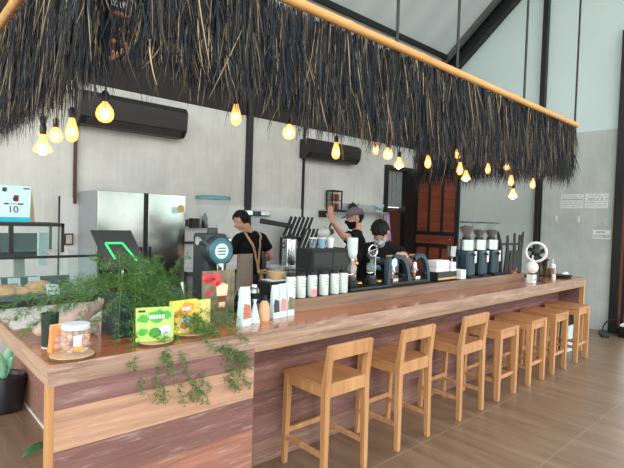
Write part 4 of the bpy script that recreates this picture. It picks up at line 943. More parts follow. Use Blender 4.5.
# black box machine behind the cartons
bx = thing('black_machine', (2.585, 2.80, ZL), 'wide black box-shaped machine behind the row of cartons', 'machine')
MB().box(0, .46, 0, .20, .015, .35).build('housing', M_blackm, bx, bevel=.006); MB().box(.015, .225, -.004, 0, .04, .32).build('front_panel', M_blackp, bx); MB().box(.235, .445, -.004, 0, .04, .32).build('front_panel', M_blackp, bx)
for x in (.04, .42): MB().box(x-.02, x+.02, .02, .18, 0, .015).build('foot', M_black, bx)
for i, (x, l, mt) in enumerate(((2.70, 'clear cup on the black machine behind the cap-wearing barista hand', M_hopper), (2.80, 'pale blue cup on the black machine', plain('pale_blue_cup', (130, 176, 196), 0.4)), (2.90, 'white cup at the right end of the black machine', M_wplastic))):
    t_ = thing('cup', (x, 2.92, ZL+.3505), l, 'cup', 'cups on the black machine'); MB().lathe([(.026, 0), (.036, .085), (.033, .085), (.024, .006)], (0, 0, 0), 16).build('bowl', mt, t_, True); MB().lathe([(.037, .08), (.038, .088), (.034, .088)], (0, 0, 0), 16).build('rim', M_wplastic, t_, True)
# siphon brewers on a black tray
tr_ = thing('siphon_tray', (2.93, 2.70, ZL), 'long black drip tray on the ledge under the siphon brewers', 'tray')
MB().box(0, .56, 0, .18, 0, .022).build('tray_body', M_blackp, tr_, bevel=.004); MB().box(.01, .55, -.003, 0, .006, .016).build('front_strip', M_grindb, tr_)
def siphon(x, y, label, full):
    s_ = thing('siphon_brewer', (x, y, ZL+.0225), label, 'siphon brewer', 'glass siphon brewers on the ledge')
    MB().lathe([(.055, 0), (.058, .01), (.058, .05), (.045, .065), (.04, .085)], (0, 0, 0), 22).build('burner_base', M_blackp, s_, True)
    MB().tube([(.045, -.03, .03), (.075, -.05, .03)], [.012, .018], 10).build('brass_knob', M_brass, s_, True)
    MB().lathe([(.012, .10), (.040, .125), (.048, .155), (.038, .19), (.016, .205), (.015, .225)], (0, 0, 0), 20).build('lower_globe', M_glass, s_, True)
    MB().tube([(.05, 0, .06), (.052, 0, .30)], .006, 8).build('stand_rod', M_chrome, s_, True); MB().tube(bez((.052, 0, .11), (.0, -.05, .13), (-.06, -.03, .09), (-.07, 0, .12), 10), .004, 6).build('wire_arm', M_chrome, s_, True)
    if full:
        MB().lathe([(.016, .235), (.036, .255), (.046, .29), (.047, .42), (.045, .42), (.043, .29), (.014, .24)], (0, 0, 0), 22).build('upper_chamber', plain('frosted_glass', (212, 226, 228), 0.2, 0, .02), s_, True); MB().lathe([(.018, .222), (.018, .24)], (0, 0, 0), 12).build('stopper', M_chrome, s_, True); MB().ell((.04, -.02, .20), (.02, .014, .02), None, 10, 8).build('brass_clip', M_brass, s_, True)
    else:
        m = MB(); pts = [Vector((-.01+.058*math.cos(a), -.02, .305+.05*math.sin(a))) for a in [6.283*i/24 for i in range(25)]]
        m.tube(pts, .007, 8, False); m.build('chrome_ring', M_chrome, s_, True); MB().tube([(-.06, -.02, .30), (.045, -.02, .32)], .006, 6).build('chrome_bar', M_chrome, s_, True); MB().lathe([(.01, .225), (.03, .24), (.04, .27), (.03, .30), (.01, .31)], (-.01, 0, 0), 16).build('glass_bulb', M_hopper, s_, True)
siphon(3.04, 2.79, 'siphon brewer with tall frosted upper chamber, next to the cartons', True); siphon(3.30, 2.79, 'siphon brewer with chrome ring in front of the blue-masked barista', False)
# espresso machine with three arches
em = thing('espresso_machine', (3.50, 2.70, ZL), 'espresso machine with blue-grey arched legs and chrome group heads', 'espresso machine')
MB().box(0, .62, .02, .26, 0, .03).build('drip_tray', M_blackp, em, bevel=.004)
def arch(pts, w0=.05, w1=.07):
    m = MB(); P = bez(*pts, 14)
    for i in range(13): m.bar(P[i], P[i+1], .040, .030+.02*math.sin(i/13*3.14), (0, -1, 0))
    m.tube(P, [.016+.008*math.sin(i/13*3.14) for i in range(14)], 10)
    return m
for pts in (((-.03, .04, .0), (-.03, .04, .13), (-.035, .04, .20), (-.015, .04, .26)), ((.31, .05, .0), (.28, .05, .16), (.20, .05, .32), (.06, .05, .25)), ((.64, .06, .0), (.62, .06, .16), (.55, .06, .34), (.40, .06, .24))):
    arch(pts).build('arched_leg', M_espb, em, True)
for x in (.11, .46):
    MB().lathe([(.040, .0), (.042, .03), (.03, .045), (.02, .10)], (x, .10, .10), 18).build('group_head', M_chrome, em, True); MB().bar((x, .08, .11), (x, -.04, .10), .022, .022).build('portafilter_handle', M_blackp, em, bevel=.006); MB().tube([(x, .10, .10), (x, .10, .06)], .016, 10).build('spout', M_copper, em, True)
    MB().box(x-.04, x+.04, .05, .15, .03, .065).build('cup_stand', M_chrome, em, bevel=.006)
MB().lathe([(.038, 0), (.042, .008), (.030, .014)], (.03, .02, .215), 20, (0, -1, 0)).build('gauge', M_palecyan, em, True)
MB().box(.0, .62, .18, .24, .18, .24).build('boiler', M_blackp, em, bevel=.02)
for x in (.08, .44): MB().box(x, x+.09, .08, .16, .255, .275).build('wooden_grip', M_raw, em, bevel=.008)
# napkin boxes and tray of small things
nb = thing('dark_caddy', (4.28, 2.72, ZL), 'low black caddy under the white paper stacks', 'caddy')
MB().box(-.02, .34, .0, .20, 0, .09).build('caddy_body', M_blackp, nb, bevel=.006); MB().bar((-.02, -.004, .02), (.34, -.004, .02), .006, .02).build('front_strip', M_tan, nb)
for i, (x, y, z, w, h, l) in enumerate(((4.38, 2.80, .0905, .24, .115, 'large white paper stack on the black caddy'), (4.555, 2.78, .0905, .09, .095, 'narrow white paper box right of the large paper stack'), (4.69, 2.74, .0, .10, .10, 'small white striped box standing left of the chrome tamper'))):
    t_ = thing('paper_stack', (x, y, ZL+z), l, 'paper stack', 'white paper stacks by the grinders')
    m = MB()
    for k in range(5): m.box(-w/2+.004*(k % 2), w/2-.003*(k % 3), -.06, .06, h/5*k, h/5*(k+1)-.0015)
    m.build('sheets', M_paper, t_); MB().box(-w/2-.001, w/2+.001, -.062, .062, h*.42, h*.5).build('band', plain('lilac_band', (214, 204, 220), 0.6), t_)
tp = thing('chrome_tamper', (4.74, 2.86, ZL), 'chrome milk tap with curved spout left of the grinders', 'tap')
MB().lathe([(.05, 0), (.05, .012), (.014, .03), (.012, .20)], (0, 0, 0), 18).build('column', M_chrome, tp, True); MB().lathe([(.016, .20), (.045, .23), (.05, .33), (.052, .345)], (0, 0, 0), 18).build('cup_head', M_chrome, tp, True); MB().bar((.05, 0, .30), (.09, 0, .27), .02, .03).build('lever', M_blackp, tp, bevel=.004); MB().box(.02, .12, -.05, .05, 0, .24).build('motor_box', M_blackp, tp, bevel=.01)
# three hopper grinders
for i, (x, l) in enumerate(((4.93, 'blue-grey hopper grinder on the ledge nearest the paper boxes'), (5.21, 'middle blue-grey hopper grinder of the three'), (5.50, 'blue-grey hopper grinder nearest the black pour-over stand'))):
    g = thing('hopper_grinder', (x, 2.80, ZL), l, 'coffee grinder', 'blue-grey hopper grinders on the ledge')
    MB().box(-.085, .085, -.085, .12, 0, .30).build('body', M_grindb, g, bevel=.03); MB().lathe([(.085, .30), (.085, .40), (.085, .415), (.05, .42)], (0, 0, 0), 24).build('steel_head', M_chrome, g, True)
    MB().box(.03, .07, -.096, -.09, .16, .29).build('label', M_wplastic, g); MB().lathe([(.05, .42), (.05, .445), (.03, .45)], (0, 0, 0), 20).build('collar', M_blackp, g, True)
    MB().lathe([(.04, .445), (.085, .52), (.092, .61), (.089, .61), (.08, .52), (.035, .45)], (0, 0, 0), 24).build('hopper', M_hopper, g, True); MB().lathe([(.094, .605), (.094, .618), (.02, .622)], (0, 0, 0), 24).build('hopper_lid', M_grindb, g, True)
    MB().lathe([(.03, .452), (.078, .525 if i else .56), (.02, .535 if i else .575)], (0, 0, 0), 20).build('beans', M_bean, g, True)['kind'] = 'stuff'
    MB().bar((0, -.085, .26), (0, -.12, .25), .035, .02).build('fork', M_blackp, g, bevel=.004); MB().box(-.09, .09, -.12, .12, 0, .015).build('foot_plate', M_blackp, g)
# pour-over stand
po = thing('pour_over_stand', (5.86, 2.90, ZT+.001), 'black pour-over stand with flared legs and hanging tools', 'stand')
for s_, x in ((-1, .10), (1, .66)):
    MB().tube(bez((x-s_*.0, 0, .0), (x-s_*.0, 0, .25), (x+s_*.0, 0, .40), (x+s_*.09, 0, .60), 12), [.032]*9+[.026, .02, .012], 8).build('flared_leg', M_black, po, True)
MB().box(.10, .66, -.02, .02, .42, .45).build('cross_bar', M_black, po); MB().box(.04, .72, -.08, .08, 0, .02).build('foot_plate', M_black, po)
for x, h in ((.22, .55), (.33, .30), (.42, .58), (.50, .34), (.57, .56)):
    MB().tube([(x, -.02, .06), (x+.03, -.02, .35), (x+.02, -.02, h)], [.036, .022, .016], 8).build('tool', M_blackp, po, True)
ck = thing('copper_kettle', (6.02, 2.77, ZT+.001), 'small copper kettle in front of the black pour-over stand', 'kettle')
MB().lathe([(.055, 0), (.065, .02), (.06, .07), (.03, .105), (.012, .115)], (0, 0, 0), 20).build('pot', M_copper, ck, True); MB().tube(bez((.05, 0, .03), (.12, 0, .04), (.10, 0, .10), (.13, 0, .13), 8), .007, 6).build('spout', M_copper, ck, True); MB().tube(bez((-.05, 0, .02), (-.12, 0, .03), (-.11, 0, .11), (-.03, 0, .10), 8), .007, 6).build('handle', M_black, ck, True)
# round white fan-like machine
df = thing('round_fan', (6.10, 2.51, ZT), 'white-ringed round fan on a black stand at the counter far end', 'fan', None, -1.17)
MB().box(-.09, .09, -.08, .09, 0, .012).build('base_plate', M_blackp, df, bevel=.003); MB().tube([(0, .03, .01), (0, .02, .36)], [.045, .03], 12).build('stand', M_blackp, df, True)
pts = [Vector((.115*math.cos(a), 0, .36+.115*math.sin(a))) for a in [6.283*i/28 for i in range(29)]]; MB().tube(pts, .017, 8, False).build('ring', M_wplastic, df, True)
MB().lathe([(.05, 0), (.055, .02), (.03, .035)], (0, .015, .36), 20, (0, -1, 0)).build('hub', M_blackp, df, True)
m = MB()
for i in range(5): a = 6.283*i/5; m.bar((.04*math.cos(a), .0, .36+.04*math.sin(a)), (.105*math.cos(a+.3), .0, .36+.105*math.sin(a+.3)), .05, .004, (0, 1, .3))
m.build('blades', M_blackp, df)
wk = thing('white_globe_pot', (5.86, 2.45, ZT), 'white ball-shaped pot on a white block in front of the round fan', 'pot')
MB().box(-.05, .05, -.04, .04, .0, .10).build('block', M_wplastic, wk, bevel=.006); MB().ell((0, 0, .185), (.072, .072, .075), None, 20, 14).build('globe', M_wplastic, wk, True); MB().tube([(0, 0, .25), (.01, 0, .33)], [.012, .007], 8).build('stem', M_wplastic, wk, True); MB().box(-.03, .03, -.042, -.04, .03, .05).build('block_print', M_greyink, wk); MB().tube([(0, 0, .095), (0, 0, .115)], .03, 12).build('collar', M_blackp, wk, True)
# dark frame box, bottle, tray, cup
wbx = thing('wooden_caddy', (6.62, 2.72, ZT+.006), 'dark wooden A-frame caddy with clear bottles at the counter far end', 'caddy')
for x in (0, .24): MB().bar((x+(.03 if x == 0 else -.03), 0, 0), (x, 0, .24), .03, .12, (0, 1, 0)).build('upright', plain('dark_brown_wood%d' % (x > 0), (74, 54, 42), 0.6), wbx, bevel=.003)
MB().bar((-.06, 0, .255), (.32, 0, .215), .12, .02).build('top_board', plain('dark_brown_top', (70, 56, 46), 0.5), wbx, bevel=.003); MB().box(.0, .24, -.05, .05, -.006, .014).build('base', M_blackp, wbx)
for i, (x, l) in enumerate(((6.69, 'clear bottle at the left inside the dark wooden caddy'), (6.80, 'clear bottle at the right inside the dark wooden caddy'))):
    t_ = thing('small_bottle', (x, 2.72, ZT+.0205), l, 'bottle', 'clear bottles in the wooden caddy'); MB().lathe([(.025, 0), (.028, .005), (.028, .09), (.012, .12), (.012, .135)], (0, 0, 0), 14).build('bottle_body', M_hopper, t_, True); MB().lathe([(.013, .135), (.013, .15)], (0, 0, 0), 12).build('cap', M_blackp, t_, True)
bb = thing('wooden_block', (6.98, 2.68, ZT), 'small brown wooden block box beside the white pump bottle', 'box')
MB().box(-.06, .06, -.05, .05, 0, .09).build('box_body', plain('mid_brown_wood', (132, 92, 66), 0.6), bb, bevel=.004); MB().box(-.062, .062, -.052, .052, .09, .10).build('lid', plain('mid_brown_lid', (120, 84, 60), 0.6), bb)
wp = thing('pump_bottle', (7.15, 2.70, ZT), 'white sanitiser pump bottle at the counter far end', 'bottle')
MB().lathe([(.034, 0), (.036, .006), (.036, .13), (.028, .15), (.012, .16)], (0, 0, 0), 18).build('bottle_body', M_wplastic, wp, True); MB().lathe([(.012, .16), (.012, .19), (.006, .192), (.006, .21)], (0, 0, 0), 12).build('neck', M_wplastic, wp, True); MB().bar((.01, 0, .215), (-.045, -.01, .21), .014, .012).build('pump_head', M_wplastic, wp, bevel=.003)
dt = thing('black_dish', (6.93, 2.50, ZT), 'flat black oval dish lying near the counter far end', 'dish')
MB().lathe([(.10, 0), (.13, .018), (.135, .03), (.128, .03), (.09, .010)], (0, 0, 0), 28, sx=1.3).build('dish_body', M_blackp, dt, True)
dn = thing('white_napkin', (7.02, 2.49, ZT+.031), 'crumpled white napkin lying on the black oval dish', 'napkin'); m = MB(); m.ell((0, 0, .012), (.09, .05, .012), None, 14, 8); m.ell((.05, .01, .02), (.04, .04, .016), None, 10, 8); remesh(m, 'cloth', M_paper, dn, .008, 2)
wc = thing('white_cup', (6.45, 2.42, ZT), 'small white candle cup before the dark wooden caddy', 'cup'); MB().lathe([(.022, 0), (.025, .004), (.025, .075), (.022, .075), (.02, .01)], (0, 0, 0), 16).build('cup_body', M_wplastic, wc, True); MB().lathe([(.02, .06), (.018, .066), (.004, .068)], (0, 0, 0), 14).build('wax', M_cream, wc, True)

# ------------------------------------------------------------------ on the right wall and floor
XP = 8.958
def sheet(y0, y1, z0, z1, label, seed):
    s_ = thing('paper_notice', (XP, (y0+y1)/2, (z0+z1)/2), label, 'notice', 'paper notices on the grey wall'); w, h = (y1-y0)/2, (z1-z0)/2
    MB().box(-.003, 0, -w, w, -h, h).build('sheet', M_paper, s_); rr = random.Random(seed); m = MB()
    for r_ in range(7):
        z = h*.75-r_*h*.24; y = w*.9
        while y > -w*.9:
            l = rr.uniform(.01, .035); hh = .010 if r_ == 2 else .004
            if rr.random() < .85: m.box(-.0045, -.003, max(-w*.92, y-l), y, z-hh, z+hh)
            y -= l+.008
    m.build('printed_lines', M_greyink, s_)
sheet(2.935, 3.30, 2.03, 2.275, 'printed white sheet on grey wall, farther from the glazed door', 1); sheet(2.56, 2.91, 2.035, 2.28, 'printed white sheet on grey wall, nearer the glazed door', 2)
hs = thing('hanging_sign', (XP, 2.63, 1.60), 'small white sign hanging from string on the grey wall', 'sign')
MB().box(-.008, 0, -.135, .135, -.075, .075).build('sign_board', M_paper, hs); MB().tube([(-.004, -.10, .075), (-.004, 0, .19), (-.004, .10, .075)], .003, 6).build('string', M_greyink, hs); MB().ell((-.004, 0, .192), .008, None, 8, 6).build('hook', M_steel, hs)
lettering("WE'RE", .05, M_ink, hs, (-.0095, .02, .035), (math.pi/2, 0, -math.pi/2)); lettering('CLOSED', .065, M_ink, hs, (-.0095, 0, -.032), (math.pi/2, 0, -math.pi/2))
for y, l in ((3.36, 'white wall switch on the grey wall nearer the black post'), (3.0, 'white wall switch on the grey wall under the paper notices')):
    s_ = thing('wall_switch', (XP, y, 1.845), l, 'switch', 'white switches on the grey wall'); MB().box(-.012, 0, -.02, .02, -.055, .055).build('plate', M_wplastic, s_, bevel=.003); MB().box(-.017, -.012, -.010, .010, -.03, .03).build('rocker', M_paper, s_, bevel=.002)
cm = thing('wall_camera', (8.86, 6.30, 3.12), 'small black dome camera high in the back corner', 'camera'); MB().ell((0, 0, 0), .07, None, 16, 10).build('dome', M_blackp, cm, True); MB().box(.0, .14, 0, .09, -.03, .03).build('bracket', M_wplastic, cm)
pl = thing('power_strip', (8.75, 2.48, 0), 'black power strip and adapter on the floor by the glazed door', 'power strip', None, .4)
MB().box(-.20, .06, -.06, .06, 0, .05).build('strip_body', M_blackp, pl, bevel=.01); MB().box(-.32, -.22, -.05, .06, 0, .07).build('adapter', M_blackp, pl, bevel=.01); MB().tube(bez((.06, 0, .03), (.12, 0, .28), (.02, -.3, .30), (.08, -.5, .18), 16), .010, 6).build('cord', M_blackp, pl, True)
wcb = thing('white_cable_box', (8.82, 2.12, 0), 'white adapter box with coiled dark cables on the floor by the glazed door', 'cable box'); MB().box(-.10, .08, -.10, .14, .0, .16).build('box_body', M_blackp, wcb, bevel=.01); MB().box(-.11, .07, -.02, .12, .165, .20).build('white_adapter', M_wplastic, wcb, bevel=.006); MB().box(-.05, .03, -.02, .10, .155, .166).build('spacer', M_blackp, wcb)
m = MB()
for k in range(3): m.tube([Vector((.14*math.cos(a)-.05, .2*math.sin(a)-.05, .02+.05*k+.02*math.sin(2*a))) for a in [6.283*i/20 for i in range(21)]], .009, 6)
m.build('coiled_cable', M_blackp, wcb, True)
wbg = thing('paper_bag', (7.09, 2.45, 0), 'white bag with dark band on the floor behind the farthest stools', 'bag'); MB().box(-.09, .09, -.05, .05, 0, .36).build('bag_body', M_palecyan, wbg, bevel=.004); MB().box(-.092, .092, -.052, .052, .36, .48).build('dark_top', M_blackp, wbg, bevel=.01); MB().box(-.092, .092, -.052, .052, .14, .165).build('band', plain('dark_red_band', (96, 60, 62), 0.6), wbg)
fp = thing('floor_planter', (.84, 4.72, 0), 'black round planter with a pale broad leaf on the floor beside the counter', 'plant')
MB().lathe([(.13, 0), (.15, .02), (.165, .28), (.155, .30), (.14, .29), (.13, .26)], (0, 0, 0), 28).build('pot', M_blackp, fp, True); MB().lathe([(.145, .26), (.02, .265)], (0, 0, 0), 24).build('soil', M_soil, fp, True)
def leaf(m, pts, w, up):
    k = len(pts); up = Vector(up)
    for i, p in enumerate(pts):
        d = (pts[min(i+1, k-1)]-pts[max(i-1, 0)]).normalized(); x = d.cross(up).normalized(); ww = w*math.sin(math.pi*(.08+.90*i/(k-1)))
        m.v += [tuple(p-x*ww+up*.15*ww), tuple(p), tuple(p+x*ww+up*.15*ww)]
    o = len(m.v)-3*k
    for i in range(k-1):
        for j in range(2): m.f.append((o+3*i+j, o+3*i+j+1, o+3*i+4+j, o+3*i+3+j)); m.mi.append(0)
    return m
for a, h, w in ((-2.2, .26, .035), (.6, .30, .04), (2.6, .22, .035), (-.9, .2, .03)):
    m = MB(); leaf(m, bez((0, 0, .25), (.02*math.cos(a), .02*math.sin(a), .35), (.05*math.cos(a), .05*math.sin(a), .26+h*.8), (.09*math.cos(a), .09*math.sin(a), .26+h), 10), w, (-.4, -.9, .1)); o = m.build('leaf', M_palel, fp, True, 0, False); o.modifiers.new('t', 'SOLIDIFY').thickness = .003
fp2 = thing('fallen_leaf', (.88, 3.70, 0), 'dark green leaf lying on the floor beside the counter corner post', 'leaf', None, .2)
m = MB(); leaf(m, bez((.10, 0, .012), (.05, .02, .06), (-.05, .0, .07), (-.12, -.01, .02), 10), .035, (0, -.3, 1)); o = m.build('blade', M_leafd, fp2, True, 0, False); o.modifiers.new('t', 'SOLIDIFY').thickness = .003
MB().tube([(.10, 0, .008), (.16, .01, .006)], .005, 6).build('stalk', M_stem, fp2, True)
# ------------------------------------------------------------------ the three baristas
def frame(fwd, up):
    f = Vector(fwd).normalized(); r = f.cross(Vector(up)).normalized(); u = r.cross(f)
    return Matrix((r, f, u)).transposed()          # columns: right, forward, up
def head_shapes(m, c, fr):
    P = lambda x, y, z: c+fr@Vector((x, y, z))
    m.ell(P(0, -.012, .030), (.076, .097, .088), fr, 22, 16)
    m.ell(P(0, .028, -.030), (.060, .068, .082), fr, 20, 14)
    m.ell(P(0, .052, -.092), (.030, .032, .024), fr, 12, 8)
    m.ell(P(0, .070, .030), (.050, .022, .014), fr, 14, 8)
    m.cap2(P(0, .088, .012), P(0, .110, -.030), .009, .014, 10)
    m.ell(P(.020, .090, -.034), .009, fr, 8, 6); m.ell(P(-.020, .090, -.034), .009, fr, 8, 6)
    m.ell(P(0, .086, -.060), (.024, .012, .007), fr, 10, 6); m.ell(P(0, .083, -.072), (.020, .012, .007), fr, 10, 6)
    for s in (-1, 1):
        m.ell(P(s*.038, .062, -.028), (.022, .020, .018), fr, 10, 8)
        m.ell(P(s*.077, -.006, -.010), (.010, .021, .033), fr, 12, 10)
def hand_shapes(m, w, d, n, side, curl=.5, spread=1.0):
    # w wrist, d pointing along the hand, n out of the back of the hand
    d = Vector(d).normalized(); n = (Vector(n)-d*Vector(n).dot(d)).normalized(); s = d.cross(n)*side
    w = Vector(w)
    fr = Matrix((s, d, n)).transposed()
    m.ell(w+d*.048, (.040, .055, .015), fr, 14, 10); m.cap2(w, w+d*.03, .024, .026, 10)
    for i, (off, l) in enumerate(((-.030, .072), (-.010, .082), (.011, .077), (.030, .060))):
        b = w+d*.088+s*off*spread; a = 0; p = b; m.cap2(w+d*.05+s*off*.8, b, .0105, .0095, 8)
        dd = (d+s*off*3*(spread-.8)).normalized(); r = .0093
        for k, part in enumerate((.45, .30, .25)):
            a += curl*(.75, .9, .7)[k]; q = p+(dd*math.cos(a)-n*math.sin(a))*l*part; m.cap2(p, q, r, r*.92, 8); r *= .92; p = q
    # thumb leaves the side of the palm
    b = w+d*.030-s*.030; t1 = b+(d*.55-s*.75-n*.25).normalized()*.040; t2 = t1+(d*.85-s*.25-n*.35*curl*2).normalized()*.032
    m.cap2(b, t1, .0135, .011, 8); m.cap2(t1, t2, .011, .009, 8)
def person(label, J, arms, tee=M_tee):
    """J: joints in world metres; arms: list of (hand direction, back-of-hand normal, side, curl)"""
    V = {k: Vector(v) for k, v in J.items() if k not in ('hf', 'hu')}
    o0 = Vector((V['pelvis'].x, V['pelvis'].y, .1)); S = {k: v-o0 for k, v in V.items()}
    sh = (S['shR']-S['shL']).normalized(); up = (S['neck']-S['pelvis']).normalized(); fw = up.cross(sh).normalized()
    tf = frame(fw, up); hf = frame(J['hf'], J['hu'])
    chest = S['pelvis'].lerp(S['neck'], .68); waist = S['pelvis'].lerp(S['neck'], .30)
    m = MB()
    head_shapes(m, S['head'], hf)
    nb = S['head']+hf@Vector((0, -.030, -.07)); m.cap2(S['neck'], nb, .058, .050, 16)
    m.ell(chest, (.165, .105, .19), tf, 20, 14); m.ell(waist, (.145, .095, .16), tf, 20, 14); m.ell(S['pelvis'], (.165, .11, .13), tf, 20, 14)
    m.cap2(S['shL']+(S['neck']-S['shL'])*.1, S['neck']-up*.02, .055, .058, 14); m.cap2(S['shR']+(S['neck']-S['shR'])*.1, S['neck']-up*.02, .055, .058, 14)
    for s in 'LR':
        m.cap2(S['sh'+s], S['el'+s], .052, .040, 14); m.cap2(S['el'+s], S['wr'+s], .039, .027, 14)
        h, k, a = S['pelvis']+sh*(.09 if s == 'R' else -.09), None, None
        foot = Vector((h.x, h.y, 0)); k = Vector((h.x, h.y, .46))+fw*.02
        m.cap2(h, k, .082, .056, 14); m.cap2(k, foot+Vector((0, 0, .08)), .055, .040, 14); m.cap2(foot+Vector((0, 0, .035))-fw*.04, foot+Vector((0, 0, .03))+fw*.15, .036, .030, 12)
    for s, (d, n, side, curl) in zip('LR', arms): hand_shapes(m, S['wr'+s], d, n, side, curl)
    body = remesh(m, 'person', M_skin, None, .0065, 5); body.location = o0; tag(body, label, 'person', 'baristas behind the bar')
    # clothes
    t_ = MB(); g = .014
    t_.ell(chest, (.165+g+.01, .105+g, .19+g*.2), tf, 22, 16); t_.ell(waist, (.150+g, .10+g, .19), tf, 22, 16); t_.ell(S['pelvis']+up*.03, (.162+g, .108+g, .10), tf, 22, 16)
    for s in 'LR':
        t_.cap2(S['sh'+s]+(S['neck']-S['sh'+s])*.1, S['neck']-up*.030, .055+g, .056+g, 16)
        e = S['sh'+s].lerp(S['el'+s], .60); t_.cap2(S['sh'+s], S['sh'+s].lerp(e, .5), .052+g, .056+g, 16); t_.tube([S['sh'+s], e], [.052+g, .062+g], 18)
    remesh(t_, 't_shirt', tee, body, .009, 5)
    p_ = MB(); p_.ell(S['pelvis']-up*.03, (.168+g, .112+g, .125), tf, 20, 14)
    for s in (1, -1):
        h = S['pelvis']+sh*.09*s; k = Vector((h.x, h.y, .46))+fw*.02; f = Vector((h.x, h.y, .07)); p_.cap2(h, k, .092, .070, 14); p_.tube([k, f], [.070, .062], 16)
    remesh(p_, 'trousers', M_pants, body, .012, 4)
    sh_ = MB()
    for s in (1, -1):
        h = S['pelvis']+sh*.09*s; f = Vector((h.x, h.y, .04)); sh_.cap2(f-fw*.05, f+fw*.16+Vector((0, 0, -.004)), .046, .040, 14)
    remesh(sh_, 'shoes', M_blackm, body, .012, 3)
    return body, S, dict(fw=fw, up=up, sh=sh, tf=tf, hf=hf, chest=chest, waist=waist, o0=o0)
def headshell(body, S, fr, test, off, name, mat, thick=.006, wav=0.0):
    me = body.data; c = S['head']; inv = fr.transposed(); keep = {}; vs = []; fs = []
    loc = [inv@(v.co-c) for v in me.vertices]
    for p in me.polygons:
        if all(loc[i].length < .175 and test(loc[i]) for i in p.vertices):
            f = []
            for i in p.vertices:
                if i not in keep:
                    keep[i] = len(vs); v = me.vertices[i]; k = off*(1+wav*math.sin(loc[i].x*160+loc[i].y*90)*math.cos(loc[i].z*110)); vs.append(v.co+v.normal*k)
                f.append(keep[i])
            fs.append(tuple(f))
    m = MB(); m.add(vs, fs); o = m.build(name, mat, body, True)
    sd = o.modifiers.new('t', 'SOLIDIFY'); sd.thickness = thick; sd.offset = -1
    return o
def eyes(body, S, fr):
    for s in (-1, 1):
        e = MB().ell(S['head']+fr@Vector((s*.031, .080, .008)), (.012, .008, .007), fr, 10, 8).build('eye', M_wplastic, body, True)
        MB().ell(S['head']+fr@Vector((s*.031, .0865, .008)), (.0055, .003, .0055), fr, 8, 6).build('pupil', M_ink, e, True); MB().ell(S['head']+fr@Vector((s*.032, .085, .026)), (.017, .006, .0035), fr, 10, 6).build('eyebrow', M_hair, body, True)
def hairline(p): return (p.z > .058-.25*max(0, p.y-.02)-.9*max(0, -p.y-.0)*1.0 and p.y < .075) or (p.y < -.035 and p.z > -.075) or (p.y < .004 and p.z > .030 and abs(p.x) > .05)
def strapline(body, shirt, pts, w, name, mat, off=.006):
    bv = BVHTree.FromPolygons([v.co for v in shirt.data.vertices], [tuple(p.vertices) for p in shirt.data.polygons]); m = MB(); ring = []
    P = []
    for a, b in zip(pts, pts[1:]):
        for i in range(8): P.append(a.lerp(b, i/8))
    P.append(pts[-1]); Q = []
    for p in P:
        co, no, _, _ = bv.find_nearest(p); Q.append((co+no*off, no))
    k = len(Q); vs = []
    for i, (q, n) in enumerate(Q):
        d = (Q[min(i+1, k-1)][0]-Q[max(i-1, 0)][0]).normalized(); x = d.cross(n).normalized()*w/2; vs += [q-x, q+x, q+x+n*.004, q-x+n*.004]
    fs = [(4*i+a, 4*i+(a+1) % 4, 4*i+4+(a+1) % 4, 4*i+4+a) for i in range(k-1) for a in range(4)]+[(0, 1, 2, 3), (4*k-1, 4*k-2, 4*k-3, 4*k-4)]
    m.add(vs, fs); return m.build(name, mat, body, True)

# barista seen from behind, with straps and grey apron
J = dict(pelvis=(3.56, 4.98, .98), neck=(3.52, 5.0, 1.50), head=(3.42, 5.04, 1.655), hf=(-.42, .76, -.5), hu=(-.12, .25, .96), shL=(3.345, 4.98, 1.425), shR=(3.71, 4.98, 1.435), elL=(3.27, 5.10, 1.16), elR=(3.865, 4.98, 1.20), wrL=(3.34, 5.34, 1.10), wrR=(3.86, 5.20, 1.09))
b1, S1, X1 = person('barista seen from behind with tan crossed straps and grey apron, head bowed', J, [((.35, .9, -.1), (0, .1, 1), -1, .45), ((-.35, .9, -.1), (0, .1, 1), 1, .45)])
headshell(b1, S1, X1['hf'], hairline, .014, 'hair', M_hair, .010, .25)
shirt = [c for c in b1.children if c.name.startswith('t_shirt')][0]
A = lambda x, z: S1['pelvis']+X1['sh']*x+Vector((0, -.3, z))
top = lambda x: S1['neck']+X1['sh']*x+Vector((0, .02, .02))
strapline(b1, shirt, [top(-.10)+Vector((0, .02, 0)), A(-.11, .42), A(.0, .20), A(.035, .05)], .030, 'strap', M_strap, .004)
strapline(b1, shirt, [top(.10)+Vector((0, .02, 0)), A(.10, .42), A(.06, .20), A(.03, .05)], .030, 'strap', M_strap, .008)
m = MB(); cen = S1['pelvis']; nA, nz = 26, 10
for j in range(nz+1):
    z = .27-.93*j/nz
    for i in range(nA+1):
        an = math.radians(-20+268*i/nA); rx, ry = .200+.03*j/nz+.006*math.sin(i*1.3+j*.5), .138+.04*j/nz
        m.v.append(tuple(cen+X1['sh']*(math.cos(an)*rx)+X1['fw']*(math.sin(an)*ry)+Vector((0, 0, z))))
m.f = [(j*(nA+1)+i, j*(nA+1)+i+1, (j+1)*(nA+1)+i+1, (j+1)*(nA+1)+i) for j in range(nz) for i in range(nA)]; m.mi = [0]*len(m.f)
ap = m.build('apron', M_apron, b1, True); ap.modifiers.new('t', 'SOLIDIFY').thickness = .006
m = MB(); k0 = cen+X1['sh']*.04-X1['fw']*.150+Vector((0, 0, .04))
m.ell(k0, (.030, .022, .024), None, 10, 8)
m.tube(bez(k0, k0+Vector((.08, -.03, .06)), k0+Vector((.11, -.03, -.05)), k0+Vector((.0, -.01, -.01)), 12), .013, 8); m.tube(bez(k0, k0+Vector((-.07, -.03, .05)), k0+Vector((-.09, -.03, -.05)), k0, 12), .012, 8)
